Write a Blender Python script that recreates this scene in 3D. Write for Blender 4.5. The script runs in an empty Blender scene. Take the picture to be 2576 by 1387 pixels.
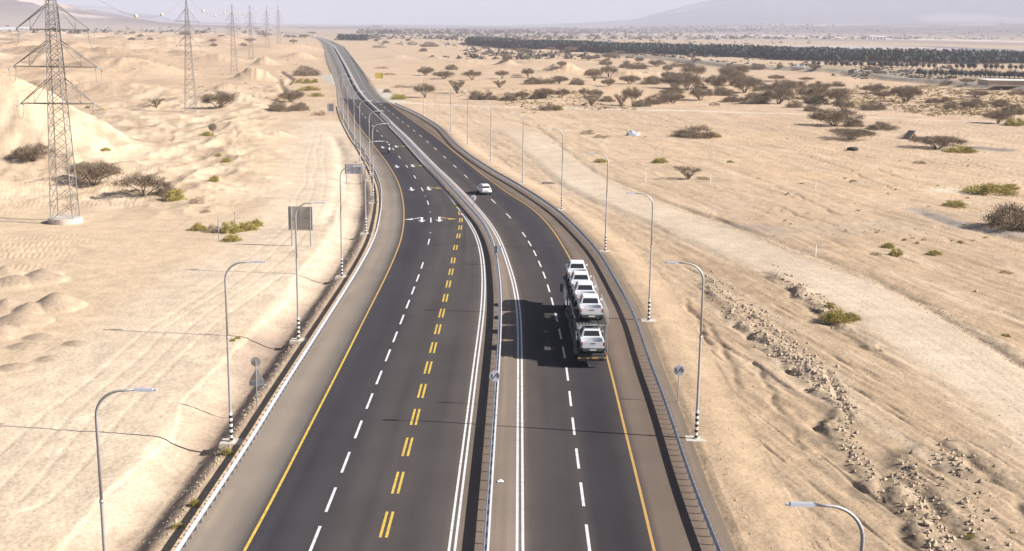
import bpy, math, random
import numpy as np
from mathutils import Vector, Matrix

# ------------------------------------------------------------------ camera, sky, sun, exposure
FPX, CAM_H = 3000.0, 28.0                       # focal length for a 2575 px wide frame; camera height in metres
TH, RHO = math.atan(631 / FPX), math.atan(.0124)
F_ = np.array([0, math.cos(TH), -math.sin(TH)])
_R0, _U0 = np.array([1., 0, 0]), np.array([0, math.sin(TH), math.cos(TH)])
R_ = _R0 * math.cos(RHO) + _U0 * math.sin(RHO)
U_ = -_R0 * math.sin(RHO) + _U0 * math.cos(RHO)
C = bpy.context.scene
COL = C.collection
cd = bpy.data.cameras.new('camera'); cam = bpy.data.objects.new('camera', cd); COL.objects.link(cam)
cd.sensor_width = 36; cd.lens = 36 * FPX / 2575; cd.clip_start = .5; cd.clip_end = 60000
cam.matrix_world = Matrix(((R_[0], U_[0], -F_[0], 0), (R_[1], U_[1], -F_[1], 0), (R_[2], U_[2], -F_[2], CAM_H), (0, 0, 0, 1)))
C.camera = cam
SUN_AZ, SUN_EL = math.radians(-9), math.radians(32.3)
SUNV = Vector((math.cos(SUN_EL) * math.cos(SUN_AZ), math.cos(SUN_EL) * math.sin(SUN_AZ), math.sin(SUN_EL)))
W = bpy.data.worlds.new('World'); C.world = W; W.use_nodes = True
nt = W.node_tree; nt.nodes.clear()
sky = nt.nodes.new('ShaderNodeTexSky'); sky.sky_type = 'NISHITA'; sky.sun_disc = False
sky.sun_elevation = SUN_EL; sky.sun_rotation = math.atan2(SUNV.x, SUNV.y); sky.dust_density = .6; sky.air_density = .6; sky.ozone_density = .6
bg = nt.nodes.new('ShaderNodeBackground'); bg.inputs[1].default_value = .05
out = nt.nodes.new('ShaderNodeOutputWorld')
nt.links.new(sky.outputs[0], bg.inputs[0]); nt.links.new(bg.outputs[0], out.inputs[0])
sl = bpy.data.lights.new('sun', 'SUN'); sun = bpy.data.objects.new('sun', sl); COL.objects.link(sun)
sl.energy = 5.0; sl.angle = math.radians(.5); sl.color = (1, .955, .88)
sun.rotation_euler = SUNV.to_track_quat('Z', 'Y').to_euler()
vs = C.view_settings; vs.view_transform = 'Standard'; vs.look = 'None'; vs.exposure = .92; vs.gamma = 1
C.cycles.volume_bounces = 1; C.cycles.max_bounces = 6; C.cycles.transparent_max_bounces = 12
C.cycles.use_denoising = True

# ------------------------------------------------------------------ pixel (2575-wide frame) to place
def ray(px, py): return F_ + R_ * (px - 1287.5) / FPX - U_ * (py - 693.5) / FPX
def G(px, py, z=0.):
    d = ray(px, py); t = (z - CAM_H) / d[2]
    return np.array([d[0] * t, d[1] * t, z])
def zc_of(p): return float((np.array(p, float) - [0, 0, CAM_H]) @ F_)

# ------------------------------------------------------------------ noise
def _hash(ix, iy, s):
    h = (ix.astype(np.int64) * 374761393 + iy.astype(np.int64) * 668265263 + s * 974711) & 0xffffffff
    h = ((h ^ (h >> 13)) * 1274126177) & 0xffffffff
    return ((h ^ (h >> 16)) & 0xffff) / 65535.0
def vnoise(x, y, s=0):
    x = np.asarray(x, float); y = np.asarray(y, float)
    ix = np.floor(x); iy = np.floor(y); fx = x - ix; fy = y - iy
    fx = fx * fx * fx * (fx * (fx * 6 - 15) + 10); fy = fy * fy * fy * (fy * (fy * 6 - 15) + 10)
    a = _hash(ix, iy, s); b = _hash(ix + 1, iy, s); c = _hash(ix, iy + 1, s); d = _hash(ix + 1, iy + 1, s)
    return (a + (b - a) * fx) * (1 - fy) + (c + (d - c) * fx) * fy
def fbm(x, y, o=4, s=0):
    r = 0; a = .5; t = 0
    for k in range(o):
        c, sn = math.cos(k * 1.3), math.sin(k * 1.3)
        r = r + a * (vnoise((x * c - y * sn) * 2 ** k + 17 * k, (x * sn + y * c) * 2 ** k, s + k) * 2 - 1); t += a; a *= .5
    return r / t
def ridged(x, y, o=4, s=0):
    r = 0; a = .5; t = 0
    for k in range(o):
        r = r + a * (1 - abs(vnoise(x * 2 ** k + 7 * k, y * 2 ** k, s + k) * 2 - 1)); t += a; a *= .5
    return r / t
def ss(a, b, x):
    t = np.clip((x - a) / (b - a), 0, 1); return t * t * (3 - 2 * t)
def pdist(x, y, pts, lim=45):
    """distance to a polyline, side, and arc length of the foot (only worked out within lim of it)"""
    X_, Y_ = np.asarray(x, float), np.asarray(y, float)
    P = np.array(pts); m0 = (X_ > P[:, 0].min() - lim) & (X_ < P[:, 0].max() + lim) & (Y_ > P[:, 1].min() - lim) & (Y_ < P[:, 1].max() + lim)
    B = np.full(X_.shape, 1e9); S = np.ones(X_.shape); A = np.zeros(X_.shape)
    x, y = X_[m0], Y_[m0]; best = np.full(x.shape, 1e9); al = np.zeros(x.shape); sd = np.zeros(x.shape); acc = 0
    for (ax, ay), (bx, by) in zip(pts, pts[1:]):
        dx, dy = bx - ax, by - ay; L = math.hypot(dx, dy) + 1e-9
        t = np.clip(((x - ax) * dx + (y - ay) * dy) / L / L, 0, 1)
        qx, qy = x - ax - t * dx, y - ay - t * dy
        d = np.hypot(qx, qy); m = d < best
        best = np.where(m, d, best); al = np.where(m, acc + t * L, al); sd = np.where(m, np.sign(dx * qy - dy * qx), sd); acc += L
    B[m0] = best; S[m0] = sd; A[m0] = al
    return B, S, A
def gpts(l, z=0): return [tuple(G(*p, z)[:2]) for p in l]

# ------------------------------------------------------------------ the highway's lines, read along its length
YG = np.arange(20., 3300., 1.)
def smooth(a, s):
    k = np.exp(-.5 * (np.arange(-3 * s, 3 * s + 1) / s) ** 2); k /= k.sum()
    b = np.concatenate([2 * a[0] - a[1:3 * s + 1][::-1], a, 2 * a[-1] - a[-3 * s - 1:-1][::-1]])
    return np.convolve(b, k, 'valid')
def line(pts, z=0.):
    g = np.array([G(*p, z)[:2] for p in pts]); g = g[np.argsort(g[:, 1])]
    y, x = g[:, 0 + 1], g[:, 0]
    sl = (x[2] - x[0]) / (y[2] - y[0])
    X = np.interp(YG, y, x); X = np.where(YG < y[0], x[0] + sl * (YG - y[0]), X)
    a = smooth(X, 5); b = smooth(X, 18)
    w = ss(250, 420, YG)
    return a * (1 - w) + b * w, y[-1]
LA, yA = line([(440, 1387), (643.7, 1082.7), (666, 1040), (888.7, 693.5), (926, 629), (946, 584), (957.5, 521.7), (958.7, 486.7), (953.7, 459), (942.5, 431.7), (923.7, 396.7), (906, 366.7), (890, 346.7), (876, 322), (863.7, 300), (856, 282), (853, 268.7), (849, 245), (846, 212), (836, 185), (823.7, 155), (813.7, 117.5), (808, 108), (800, 100), (792, 95), (774, 91), (744, 86.5), (706, 81)], .6)
LJ, yJ = line([(1815, 1387), (1762.5, 1265), (1722.5, 1152.5), (1687.5, 1040), (1662.5, 973.5), (1632.5, 901), (1602.5, 803.5), (1575, 748.5), (1542.5, 693.5), (1520, 651.7), (1495, 619), (1452.5, 574), (1407.5, 531.7), (1352.5, 494), (1287.5, 454), (1253.7, 436.7), (1193.7, 399), (1143.7, 361.7), (1106, 317.5), (1056, 287.5), (1018.7, 270), (998.7, 264), (956, 240), (941, 217.5), (926, 197), (901, 165), (881, 137.5), (863.7, 116), (835, 103), (819, 98), (800, 94), (770, 89.5), (706, 82.5)], .6)
LJ = np.maximum(LJ, LA + 13)
def inner(pts, z=0.):
    X, ye = line(pts, z)
    i = int(ye - 20) - 1
    fr = (X[i] - LA[i]) / (LJ[i] - LA[i]); Y = LA + fr * (LJ - LA)
    w = ss(ye - 60, ye, YG)
    return X * (1 - w) + Y * w
LB = inner([(612, 1387), (643.7, 1337.7), (796, 1040), (851, 933.5), (921, 793.5), (972, 693.5), (993.7, 644), (1010, 601.7), (1016, 561.7), (1016, 521.7), (1010, 484), (998.7, 451.7), (976, 414), (953.7, 384), (936, 361.7), (925, 346.7), (893.7, 307.5), (868.7, 262.5), (859, 245), (852, 212), (844, 175), (830, 142.5), (818, 117.5)])
LC = inner([(791, 1359), (832.5, 1256.5), (870, 1162.7), (901, 1080), (928.7, 1009), (953.7, 949.7), (975.7, 894), (993.7, 847.7), (1011, 804), (1025.7, 765.5), (1038.7, 731), (1051, 699.7), (1062.5, 668), (1078.7, 609), (1083.7, 586), (1083.7, 554), (1083, 533.5), (1076.7, 510.5), (1070.5, 494), (1062, 476.7), (1043.7, 445.5), (1023, 419), (1004.5, 396), (988.7, 375.5), (973.7, 358), (960.7, 342.5), (948.7, 329.5), (920, 298), (909, 283), (896, 265), (880, 243.7), (873.7, 228.7), (866, 212.5), (861, 192.5), (856, 180)])
LD = inner([(972.5, 1319), (1001, 1214), (1025, 1124), (1045, 1049), (1060.5, 983.5), (1077, 924.7), (1089.5, 874.7), (1101, 828.5), (1111, 788), (1120.5, 749.7), (1127.5, 714.7), (1134.5, 684), (1140, 655.5), (1144.5, 623), (1148, 593.7), (1150.5, 573), (1151, 554), (1149.7, 536.7), (1145, 519.7), (1137, 504.7), (1127.5, 489), (1117, 476)])
LE = inner([(1135.7, 1387), (1181, 1040), (1193.7, 933.5), (1206, 843.5), (1215, 768.5), (1217, 693.5), (1211, 634), (1198.7, 591.7), (1181, 561.7), (1158.7, 529), (1133.7, 496.7), (1101, 456.7), (1068.7, 419), (1033.7, 379), (1005, 346.7), (978.7, 320), (951, 293), (918.7, 263), (895, 235), (879, 205), (863, 170), (847, 137), (836, 117.5)])
LG = inner([(1307.5, 1387), (1307.5, 1040), (1307.5, 931), (1307.5, 856), (1306, 793.5), (1300, 748.5), (1290, 698.5), (1282.5, 679), (1268.7, 634), (1251, 591.7), (1226, 554), (1198.7, 521.7), (1176, 496.7), (1133.7, 454), (1088.7, 411.7), (1043.7, 365.5), (1026, 346.7), (993.7, 317.5), (963.7, 287.5), (931, 260), (906, 231), (890, 202.5), (873.7, 170), (856, 140), (842.5, 118.7)])
LM = inner([(1221, 1387), (1244, 1040), (1251, 931), (1256.5, 843.5), (1258.5, 743), (1254, 693.5), (1248, 639), (1231, 586.7), (1208.7, 549), (1187, 526.7), (1142, 476.7), (1092, 424), (1032, 364), (1012, 346.7), (985, 317), (955, 287)], .7)
LM = np.minimum(LM, LG - .9); LM = np.maximum(LM, np.minimum(LE + .7, LG - .9))
LH = inner([(1478.7, 1354.5), (1464, 1243), (1452, 1153), (1441.7, 1072), (1433.7, 1002.7), (1427.5, 941), (1419, 887), (1408.7, 840), (1399.5, 798.5), (1389, 759), (1380, 725.5), (1369.7, 693), (1357.7, 664), (1345.7, 637.5), (1333, 613), (1318.7, 590.5), (1280, 543.5), (1241, 506.7), (1171.7, 444), (1143.7, 418.7), (1118, 395.5), (1095, 374.7), (1075.5, 357.5), (1058, 342.5), (1041.7, 329.5), (1013, 307.5), (982.5, 283), (961, 265.5), (938.7, 247.5), (915, 217.5), (896, 178.7), (883.7, 160)])
LI = inner([(1645, 1387), (1602.5, 1202.7), (1575, 1097.7), (1561, 1040), (1550, 988.5), (1535, 931), (1515, 853.5), (1437.5, 656.7), (1420, 626.7), (1397.5, 589), (1370, 554), (1337.5, 524), (1307.5, 504), (1283.7, 491.7), (1253.7, 469), (1218.7, 444), (1181, 414), (1143.7, 384), (1106, 351.7), (1043.7, 307.5), (993.7, 272.5), (976, 258), (951, 240), (935, 217.5), (914, 182.5), (890, 150), (873, 130), (858.7, 117)])
def X(L, y): return np.interp(y, YG, L)
def tang(L, y):
    a = float(X(L, y + 2) - X(L, y - 2)) / 4; n = math.hypot(a, 1); return a / n, 1 / n
EDGE_R = LJ + 1.1 * (1 - ss(330, 360, YG))
EDGE_L = LA - .15

# ------------------------------------------------------------------ relief of the land
SPOIL = [(145, 772, 96, 38), (78, 782, 70, 22), (40, 712, 90, 20), (100, 706, 90, 20), (15, 690, 60, 22), (20, 775, 70, 26), (52, 812, 110, 26), (8, 842, 90, 26), (112, 690, 60, 16), (190, 866, 50, 8), (60, 872, 60, 9), (125, 905, 50, 8), (35, 925, 60, 8), (95, 850, 60, 7)]
SPOILW = [(*G(a, b)[:2], w * 1.35 * zc_of(G(a, b)) / FPX / 2, hh * zc_of(G(a, b)) / FPX * 1.05) for a, b, w, hh in SPOIL]
HUMP = [(1420, 188, 130, 26), (1275, 162, 60, 15), (1180, 158, 120, 8), (1580, 196, 150, 15), (1640, 190, 110, 13), (1100, 150, 90, 9), (1350, 160, 200, 10), (1000, 148, 110, 8), (640, 205, 120, 30), (668, 165, 70, 18), (755, 150, 120, 16), (760, 640, 80, 12),
        (240, 150, 260, 22), (420, 110, 220, 12), (350, 190, 300, 22), (300, 238, 330, 24), (150, 235, 200, 24), (560, 160, 160, 18), (600, 262, 90, 18), (610, 350, 120, 14), (640, 400, 90, 14), (700, 345, 80, 12), (570, 232, 100, 16), (2290, 345, 60, 14), (2020, 735, 90, 14), (1960, 700, 60, 10), (540, 525, 60, 8)]
HUMPW = [(*G(a, b)[:2], w * zc_of(G(a, b)) / FPX / 2, hh * zc_of(G(a, b)) / FPX) for a, b, w, hh in HUMP]
STEP = gpts([(1250, 292), (1287, 304), (1350, 322), (1387, 347), (1412, 369), (1457, 404), (1495, 432), (1525, 447), (1570, 467), (1620, 484), (1657, 502), (1777, 547), (1931, 599), (2171, 693), (2196, 705), (2281, 745), (2366, 795), (2463, 855), (2575, 925), (2800, 1080)])
TRACK = gpts([(1240, 300), (1330, 345), (1400, 405), (1480, 465), (1600, 515), (1720, 560), (1850, 615), (1960, 660), (2090, 710), (2230, 785), (2370, 868), (2500, 950), (2640, 1045), (2900, 1250)])
BANKS = [gpts(l) for l in ([(1790, 700), (1807, 736), (1862, 786), (1900, 812), (1931, 843), (1964, 876), (2019, 918), (2071, 950), (2101, 991), (2131, 1015), (2123, 1097), (2143, 1120), (2213, 1225)],
    [(1931, 838), (1985, 880), (2030, 905), (2068, 945), (2100, 975)], [(1950, 690), (2000, 720), (2050, 755), (2110, 800), (2160, 840), (2200, 870)],
    [(2290, 1150), (2281, 1200), (2300, 1250), (2325, 1290), (2356, 1335), (2385, 1390), (2400, 1440)], [(2350, 1135), (2393, 1165), (2440, 1185)], [(2356, 1205), (2406, 1262), (2443, 1305), (2506, 1370), (2560, 1430)], [(2440, 1120), (2500, 1160), (2575, 1225), (2640, 1290)])]
RAVINE = [gpts(l) for l in ([(700, 200), (712, 225), (724, 245)], [(706, 180), (735, 200), (720, 215)], [(820, 560), (845, 520), (858, 470), (862, 430), (858, 380), (840, 345)], [(2306, 530), (2340, 552), (2400, 570), (2480, 590), (2560, 610), (2700, 640)])]
LINES_R = [gpts(l) for l in ([(1998, 383), (2060, 403), (2130, 427), (2190, 460), (2240, 478)], [(1925, 362), (2050, 388)], [(2200, 428), (2275, 456)], [(1660, 285), (1735, 310)], [(1560, 275), (1640, 292), (1690, 305), (1740, 312), (1800, 322), (1860, 335)], [(1850, 352), (1960, 372)], [(2380, 396), (2440, 408), (2500, 430), (2575, 445)], [(1600, 307), (1670, 316), (1820, 335), (1900, 350)], [(1400, 285), (1440, 293)],
    [(1740, 360), (1800, 372), (1900, 378)], [(1950, 520), (2010, 545), (2100, 568)], [(2000, 490), (2060, 520), (2110, 545)], [(1500, 1180), (1900, 1340), (1960, 1387)], [(1890, 1240), (1935, 1330), (1960, 1390)], [(2085, 930), (2105, 985), (2140, 1045)], [(1900, 900), (1935, 965), (1975, 1050), (2010, 1110)], [(1780, 800), (1830, 880), (1850, 960)], [(1720, 740), (1760, 800), (1790, 850)])]
EMB = gpts([(1400, 138), (1537, 143), (1700, 153), (1931, 176), (2140, 188), (2300, 206), (2575, 230), (2900, 262)])
PYL = [(165, 560, 36, 1.0), (480, 282, 36, 1.0), (589, 187.5, 36, .975), (632, 150, 37, .93), (673, 122, 38, .86), (701.7, 112, 38, .785)]
PYLW = []
for px, py, hh, fr in PYL:
    g = G(px, py); PYLW.append((g[0] * fr, g[1] * fr, CAM_H * (1 - fr), hh))
NR = gpts([(0, 1250), (200, 1040), (330, 930), (450, 820), (600, 720), (700, 640), (770, 560), (800, 470), (805, 380), (815, 310)])
TRK = math.atan2(TRACK[-3][1] - TRACK[3][1], TRACK[-3][0] - TRACK[3][0])
RIDGE_N = ([-2600, -900, -400, 0, 60, 150, 200, 312, 375, 430, 520, 700, 1000], [260, 230, 190, 130, 108, 84, 68, 40, 26, 12, 4, 2, 0])      # left range, 6.5 km
RIDGE_F = ([-2600, -500, 160, 220, 270, 325, 395, 430, 520, 640, 900, 1250, 1400, 1500, 1600, 1700, 1800, 1900, 2100, 2350, 2600, 3200, 5000], [330, 280, 165, 172, 150, 95, 82, 38, 14, 6, 6, 8, 26, 46, 70, 180, 265, 330, 370, 400, 420, 430, 430])   # far ranges, 14 km
def hgt(x, y):
    x = np.asarray(x, float); y = np.asarray(y, float)
    r = np.hypot(x, y)
    tL = X(EDGE_L, y) - x; tR = x - X(EDGE_R, y)
    past = y > 3200
    t = np.where(past, 200, np.maximum(tL, tR)); left = tL > 0
    m = ss(.4, 5 + r * .004, t)
    h = .05 * fbm(x / 1.3, y / 1.3, 3, 3) * ss(.3, 2, t)
    flat = 1 - .8 * ss(5, 8, tL) * (1 - ss(30, 42, tL)) * (1 - ss(170, 240, y))
    flatR = 1 - .75 * (1 - ss(18, 30, tR)) * (tR > 0)
    h = h + m * flat * flatR * (.22 * fbm(x / 9, y / 9, 4, 11) + ss(8, 60, t) * 1.1 * fbm(x / 75, y / 75, 3, 21))
    # ditch along the near left rail
    h = h - .85 * ss(1.3, 3.3, tL) * (1 - ss(3.6, 6.9, tL)) * (1 - ss(200, 260, y))
    h = h + .10 * ss(-.2, .2, tL - 6.3 - 1.0 * fbm(y / 11, x * 0, 4, 55)) * (1 - ss(200, 260, y)) * ss(4.6, 5.2, tL) * (1 - ss(9, 20, tL))
    # right verge falls a little, then rolls
    h = h - .5 * ss(1.5, 5, tR) * (1 - ss(6, 18, tR)) * (1 - ss(300, 360, y))
    for cx, cy, w, hh in SPOILW:
        d = np.hypot(x - cx, y - cy) / w; d = d * (1 + .18 * fbm(x / 2.5, y / 2.5, 2, 5))
        h = np.maximum(h, np.where(d < 1.4, 1.1 * hh * np.clip(1.12 - np.sqrt(d * d + .07), -1, 2), -9))
    for cx, cy, w, hh in HUMPW:
        d2 = ((x - cx) / w) ** 2 + ((y - cy) / (w * .9)) ** 2
        h = h + np.where(d2 < 9, hh * np.exp(-d2 * 1.6) * (.75 + .55 * ridged(x / (w * .35), y / (w * .35), 3, 31)), 0) * ss(1, 14, t)
    # the big pale dune at the edge of the view, left
    cx, cy = G(10, 385)[:2]
    d = np.hypot(x - cx, y - cy) / 33; d = d * (1 + .05 * fbm(x / 25, y / 25, 2, 8))
    h = h + np.where(d < 1, 16.8 * ss(0, 1.1, 1 - d) ** 1.0 + .5 * ss(0, .3, 1 - d) * fbm(x / 2.2, y / 9, 4, 9) + .9 * ss(0, .3, 1 - d) * fbm(x / 9, y / 14, 3, 19), 0)
    # badlands on the left beyond the second pylon
    b = ss(60, 150, tL) * ss(260, 420, y) * (1 - ss(2200, 3200, r))
    h = h + b * (13 * (ridged(x / 110, y / 150, 4, 41) - .55) + 5.5 * (ridged(x / 34, y / 60, 4, 44) - .3) ** 1.0)
    b = ss(14, 30, tL) * ss(150, 200, y) * (1 - ss(420, 600, y)) * (1 - ss(60, 95, tL))
    h = h + b * (3.2 * (ridged(x / 22, y / 30, 4, 51) - .45) + 1.1 * (ridged(x / 6, y / 9, 3, 52) - .45))
    b = ss(20, 90, tR) * ss(330, 480, y) * (1 - ss(2400, 3400, r))
    h = h + b * 1.3 * fbm(x / 60, y / 60, 4, 61)
    # rut-like step beside the dirt track and its berm
    near = (tR > 5) & (r < 520)
    if near.any():
        xs, ys = x[near], y[near]; a = np.zeros(xs.shape)
        d, s, al = pdist(xs, ys, STEP)
        wig = .8 * fbm(al / 6, al * 0, 3, 71); amp = .55 + .45 * fbm(al / 14, al * 0 + 3, 2, 72)
        a -= .24 * amp * np.exp(-((s * d + wig * .5) / .55) ** 2); a += .12 * amp * np.exp(-((s * d + wig - 1.6) / 1.1) ** 2) * (1 + fbm(xs / .8, ys / .8, 3, 73))
        d, s, al = pdist(xs, ys, TRACK)
        tm = 1 - ss(3.0, 5.5, d)
        hh0 = h[near] * (1 - .8 * tm)
        for off in (-1.9, -.6, .8, 2.0): a -= .018 * np.exp(-((s * d - off - .3 * fbm(al / 20, al * 0 + off, 2, 75)) / .22) ** 2)
        for k, L in enumerate(LINES_R):
            d, s, al = pdist(xs, ys, L); w = fbm(al / 4, al * 0 + k, 3, 80 + k)
            a -= (.13 + .16 * w) * np.exp(-((s * d + w * .8) / .33) ** 2)
        for k, L in enumerate(BANKS):
            d, s, al = pdist(xs, ys, L); w = fbm(al / 3, al * 0 + k, 3, 90 + k)
            a += (.14 + .30 * w).clip(-.05, .4) * (.62 if k < 3 else .42) * np.exp(-((s * d + w * 1.6) / .9) ** 2) * (1 + 1.1 * fbm(xs / .6, ys / .6, 4, 95))
            a -= .12 * (1 + w) * np.exp(-((s * d + 1.3 + w * 1.1) / .45) ** 2)
        # grader streaks that run along the track
        u = (xs * math.cos(TRK) + ys * math.sin(TRK)); v = (-xs * math.sin(TRK) + ys * math.cos(TRK))
        a += (.09 * fbm(u / 9, v / .9, 3, 99) - .10 * ss(.35, .6, fbm(u / 11, v / .7, 3, 98))) * (1 - tm)
        h[near] = hh0 + a
    nl = (tL > 8) & (r < 420)
    if nl.any():
        xs, ys = x[nl], y[nl]; a = np.zeros(xs.shape)
        d, s, al = pdist(xs, ys, NR); tm = (1 - ss(4, 8, d))
        for off in (-3, -1.2, .6, 2.4): a -= .035 * np.exp(-((s * d - off - .7 * fbm(al / 25, al * 0 + off, 2, 105)) / .25) ** 2)
        # crawler ruts in the soft sand round the spoil heaps
        k = ss(33, 42, X(EDGE_L, ys) - xs) * (1 - ss(200, 280, ys))
        ang = .22; u = xs * math.cos(ang) + ys * math.sin(ang); v = -xs * math.sin(ang) + ys * math.cos(ang)
        v = v + 1.5 * fbm(u / 14, v / 14, 2, 107)
        a += k * (.10 * (vnoise(u / 7, v / .8, 108) - .5) + .05 * np.sin(u * 9) * (vnoise(u / 9, v / 1.1, 109) > .55) + .16 * fbm(xs / 3.2, ys / 3.2, 3, 110))
        h[nl] += a
    for k, L in enumerate(RAVINE):
        d, s, al = pdist(x, y, L); h = h - [1.0, 1.0, .35, .3][k] * np.exp(-(d / 1.3) ** 2) * (1 + .5 * fbm(x / 2, y / 2, 2, 120 + k)) * ss(1, 3, t)
    d, s, al = pdist(x, y, EMB); h = h + 2.2 * (1 - ss(5, 11, d))
    for cx, cy, zz, _ in PYLW:
        g = np.exp(-((x - cx) ** 2 + (y - cy) ** 2) / (2 * (9 + 2.5 * zz) ** 2)); k = np.clip(g * 1.6, 0, 1)
        h = h * (1 - k) + zz * k
    # far ranges
    far = r > 4200
    if far.any():
        xf, yf, rf = x[far], y[far], r[far]
        pxf = 1295 + FPX * xf / yf.clip(1) / math.cos(TH)
        n1 = np.interp(pxf, *RIDGE_N); n2 = np.interp(pxf, *RIDGE_F)
        rg = .35 + .8 * ridged(xf / 900, yf / 1000, 4, 131) + .45 * ridged(xf / 260, yf / 330, 3, 132)
        e1 = ss(4300, 6800, rf) * (1 - ss(8000, 10000, rf)); e2 = ss(9800, 14500, rf)
        fan = np.interp(pxf, [900, 1300, 1900, 2600, 5000], [0, 10, 70, 120, 200]) * np.clip((rf - 4500) / 6500, 0, 1)
        h[far] = h[far] * 0 + n1 * e1 * rg + n2 * e2 * (.55 + .45 * ridged(xf / 1900, yf / 2200, 4, 133) + .3 * ridged(xf / 600, yf / 700, 3, 135)) + fan * (.95 + .05 * fbm(xf / 800, yf / 800, 3, 134))
    h = np.where((t < .6) & ~past, np.minimum(h, 0) * 0 - .14 + .12 * ss(0, .6, t), h)
    return h
def T(px, py):
    """where the sight line through a pixel first meets the land"""
    d = ray(px, py)
    t0 = (9 - CAM_H) / d[2] if d[2] < 0 else 3000.
    t1 = min((-5 - CAM_H) / d[2], 40000) if d[2] < 0 else 20000.
    ts = t0 + (t1 - t0) * np.linspace(0, 1, 260)
    x, y, z = d[0] * ts, d[1] * ts, CAM_H + d[2] * ts
    b = np.nonzero(z < hgt(x, y))[0]
    if not len(b): return G(px, py)
    lo, hi = ts[max(b[0] - 1, 0)], ts[b[0]]
    ts = np.linspace(lo, hi, 12); x, y, z = d[0] * ts, d[1] * ts, CAM_H + d[2] * ts
    k = np.nonzero(z < hgt(x, y))[0]; k = k[0] if len(k) else -1
    return np.array([x[k], y[k], float(hgt(x[k:k + 1], y[k:k + 1])[0]) if k >= 0 else z[k]])
def hz(x, y): return float(hgt(np.array([x]), np.array([y]))[0])

# ------------------------------------------------------------------ materials
def mat(name, col, rough=.8, metal=0., noise=0., scale=3., bump=0., spec=.5, stretch=None, em=None):
    m = bpy.data.materials.new(name); m.use_nodes = True; n = m.node_tree; p = n.nodes['Principled BSDF']
    p.inputs['Base Color'].default_value = (*col, 1); p.inputs['Roughness'].default_value = rough; p.inputs['Metallic'].default_value = metal
    p.inputs['Specular IOR Level'].default_value = spec
    if noise or bump:
        tc = n.nodes.new('ShaderNodeTexCoord'); nz = n.nodes.new('ShaderNodeTexNoise'); nz.inputs['Scale'].default_value = scale; nz.inputs['Detail'].default_value = 5
        src = tc.outputs['Object']
        if stretch:
            mp = n.nodes.new('ShaderNodeMapping'); mp.inputs['Scale'].default_value = stretch; n.links.new(src, mp.inputs[0]); src = mp.outputs[0]
        n.links.new(src, nz.inputs['Vector'])
        if noise:
            r = n.nodes.new('ShaderNodeMapRange'); r.inputs[3].default_value = 1 - noise; r.inputs[4].default_value = 1 + noise; r.inputs[1].default_value = .25; r.inputs[2].default_value = .75
            mx = n.nodes.new('ShaderNodeMix'); mx.data_type = 'RGBA'; mx.blend_type = 'MULTIPLY'; mx.inputs[0].default_value = 1; mx.inputs[6].default_value = (*col, 1)
            n.links.new(nz.outputs[0], r.inputs[0]); n.links.new(r.outputs[0], mx.inputs[7]); n.links.new(mx.outputs[2], p.inputs['Base Color'])
        if bump:
            b = n.nodes.new('ShaderNodeBump'); b.inputs[0].default_value = bump; n.links.new(nz.outputs[0], b.inputs['Height']); n.links.new(b.outputs[0], p.inputs['Normal'])
    return m
def attr_mat(name, rough, scales, bumps=0., spec=.3, stretch=None):
    """base colour from the mesh's own albedo attribute, broken up by noise at several sizes"""
    m = bpy.data.materials.new(name); m.use_nodes = True; n = m.node_tree; p = n.nodes['Principled BSDF']
    p.inputs['Roughness'].default_value = rough; p.inputs['Specular IOR Level'].default_value = spec
    a = n.nodes.new('ShaderNodeAttribute'); a.attribute_name = 'albedo'; cur = a.outputs['Color']
    tc = n.nodes.new('ShaderNodeTexCoord'); nz = None
    for sc, am in scales:
        v = tc.outputs['Object']
        if stretch:
            mp = n.nodes.new('ShaderNodeMapping'); mp.inputs['Scale'].default_value = stretch; n.links.new(v, mp.inputs[0]); v = mp.outputs[0]
        nz = n.nodes.new('ShaderNodeTexNoise'); nz.inputs['Scale'].default_value = sc; nz.inputs['Detail'].default_value = 4; n.links.new(v, nz.inputs['Vector'])
        r = n.nodes.new('ShaderNodeMapRange'); r.inputs[1].default_value = .3; r.inputs[2].default_value = .7; r.inputs[3].default_value = 1 - am; r.inputs[4].default_value = 1 + am * .7
        mx = n.nodes.new('ShaderNodeMix'); mx.data_type = 'RGBA'; mx.blend_type = 'MULTIPLY'; mx.inputs[0].default_value = 1
        n.links.new(nz.outputs[0], r.inputs[0]); n.links.new(cur, mx.inputs[6]); n.links.new(r.outputs[0], mx.inputs[7]); cur = mx.outputs[2]
    n.links.new(cur, p.inputs['Base Color'])
    if bumps:
        b = n.nodes.new('ShaderNodeBump'); b.inputs[0].default_value = bumps; b.inputs[1].default_value = .15; n.links.new(nz.outputs[0], b.inputs['Height']); n.links.new(b.outputs[0], p.inputs['Normal'])
    return m
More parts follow.
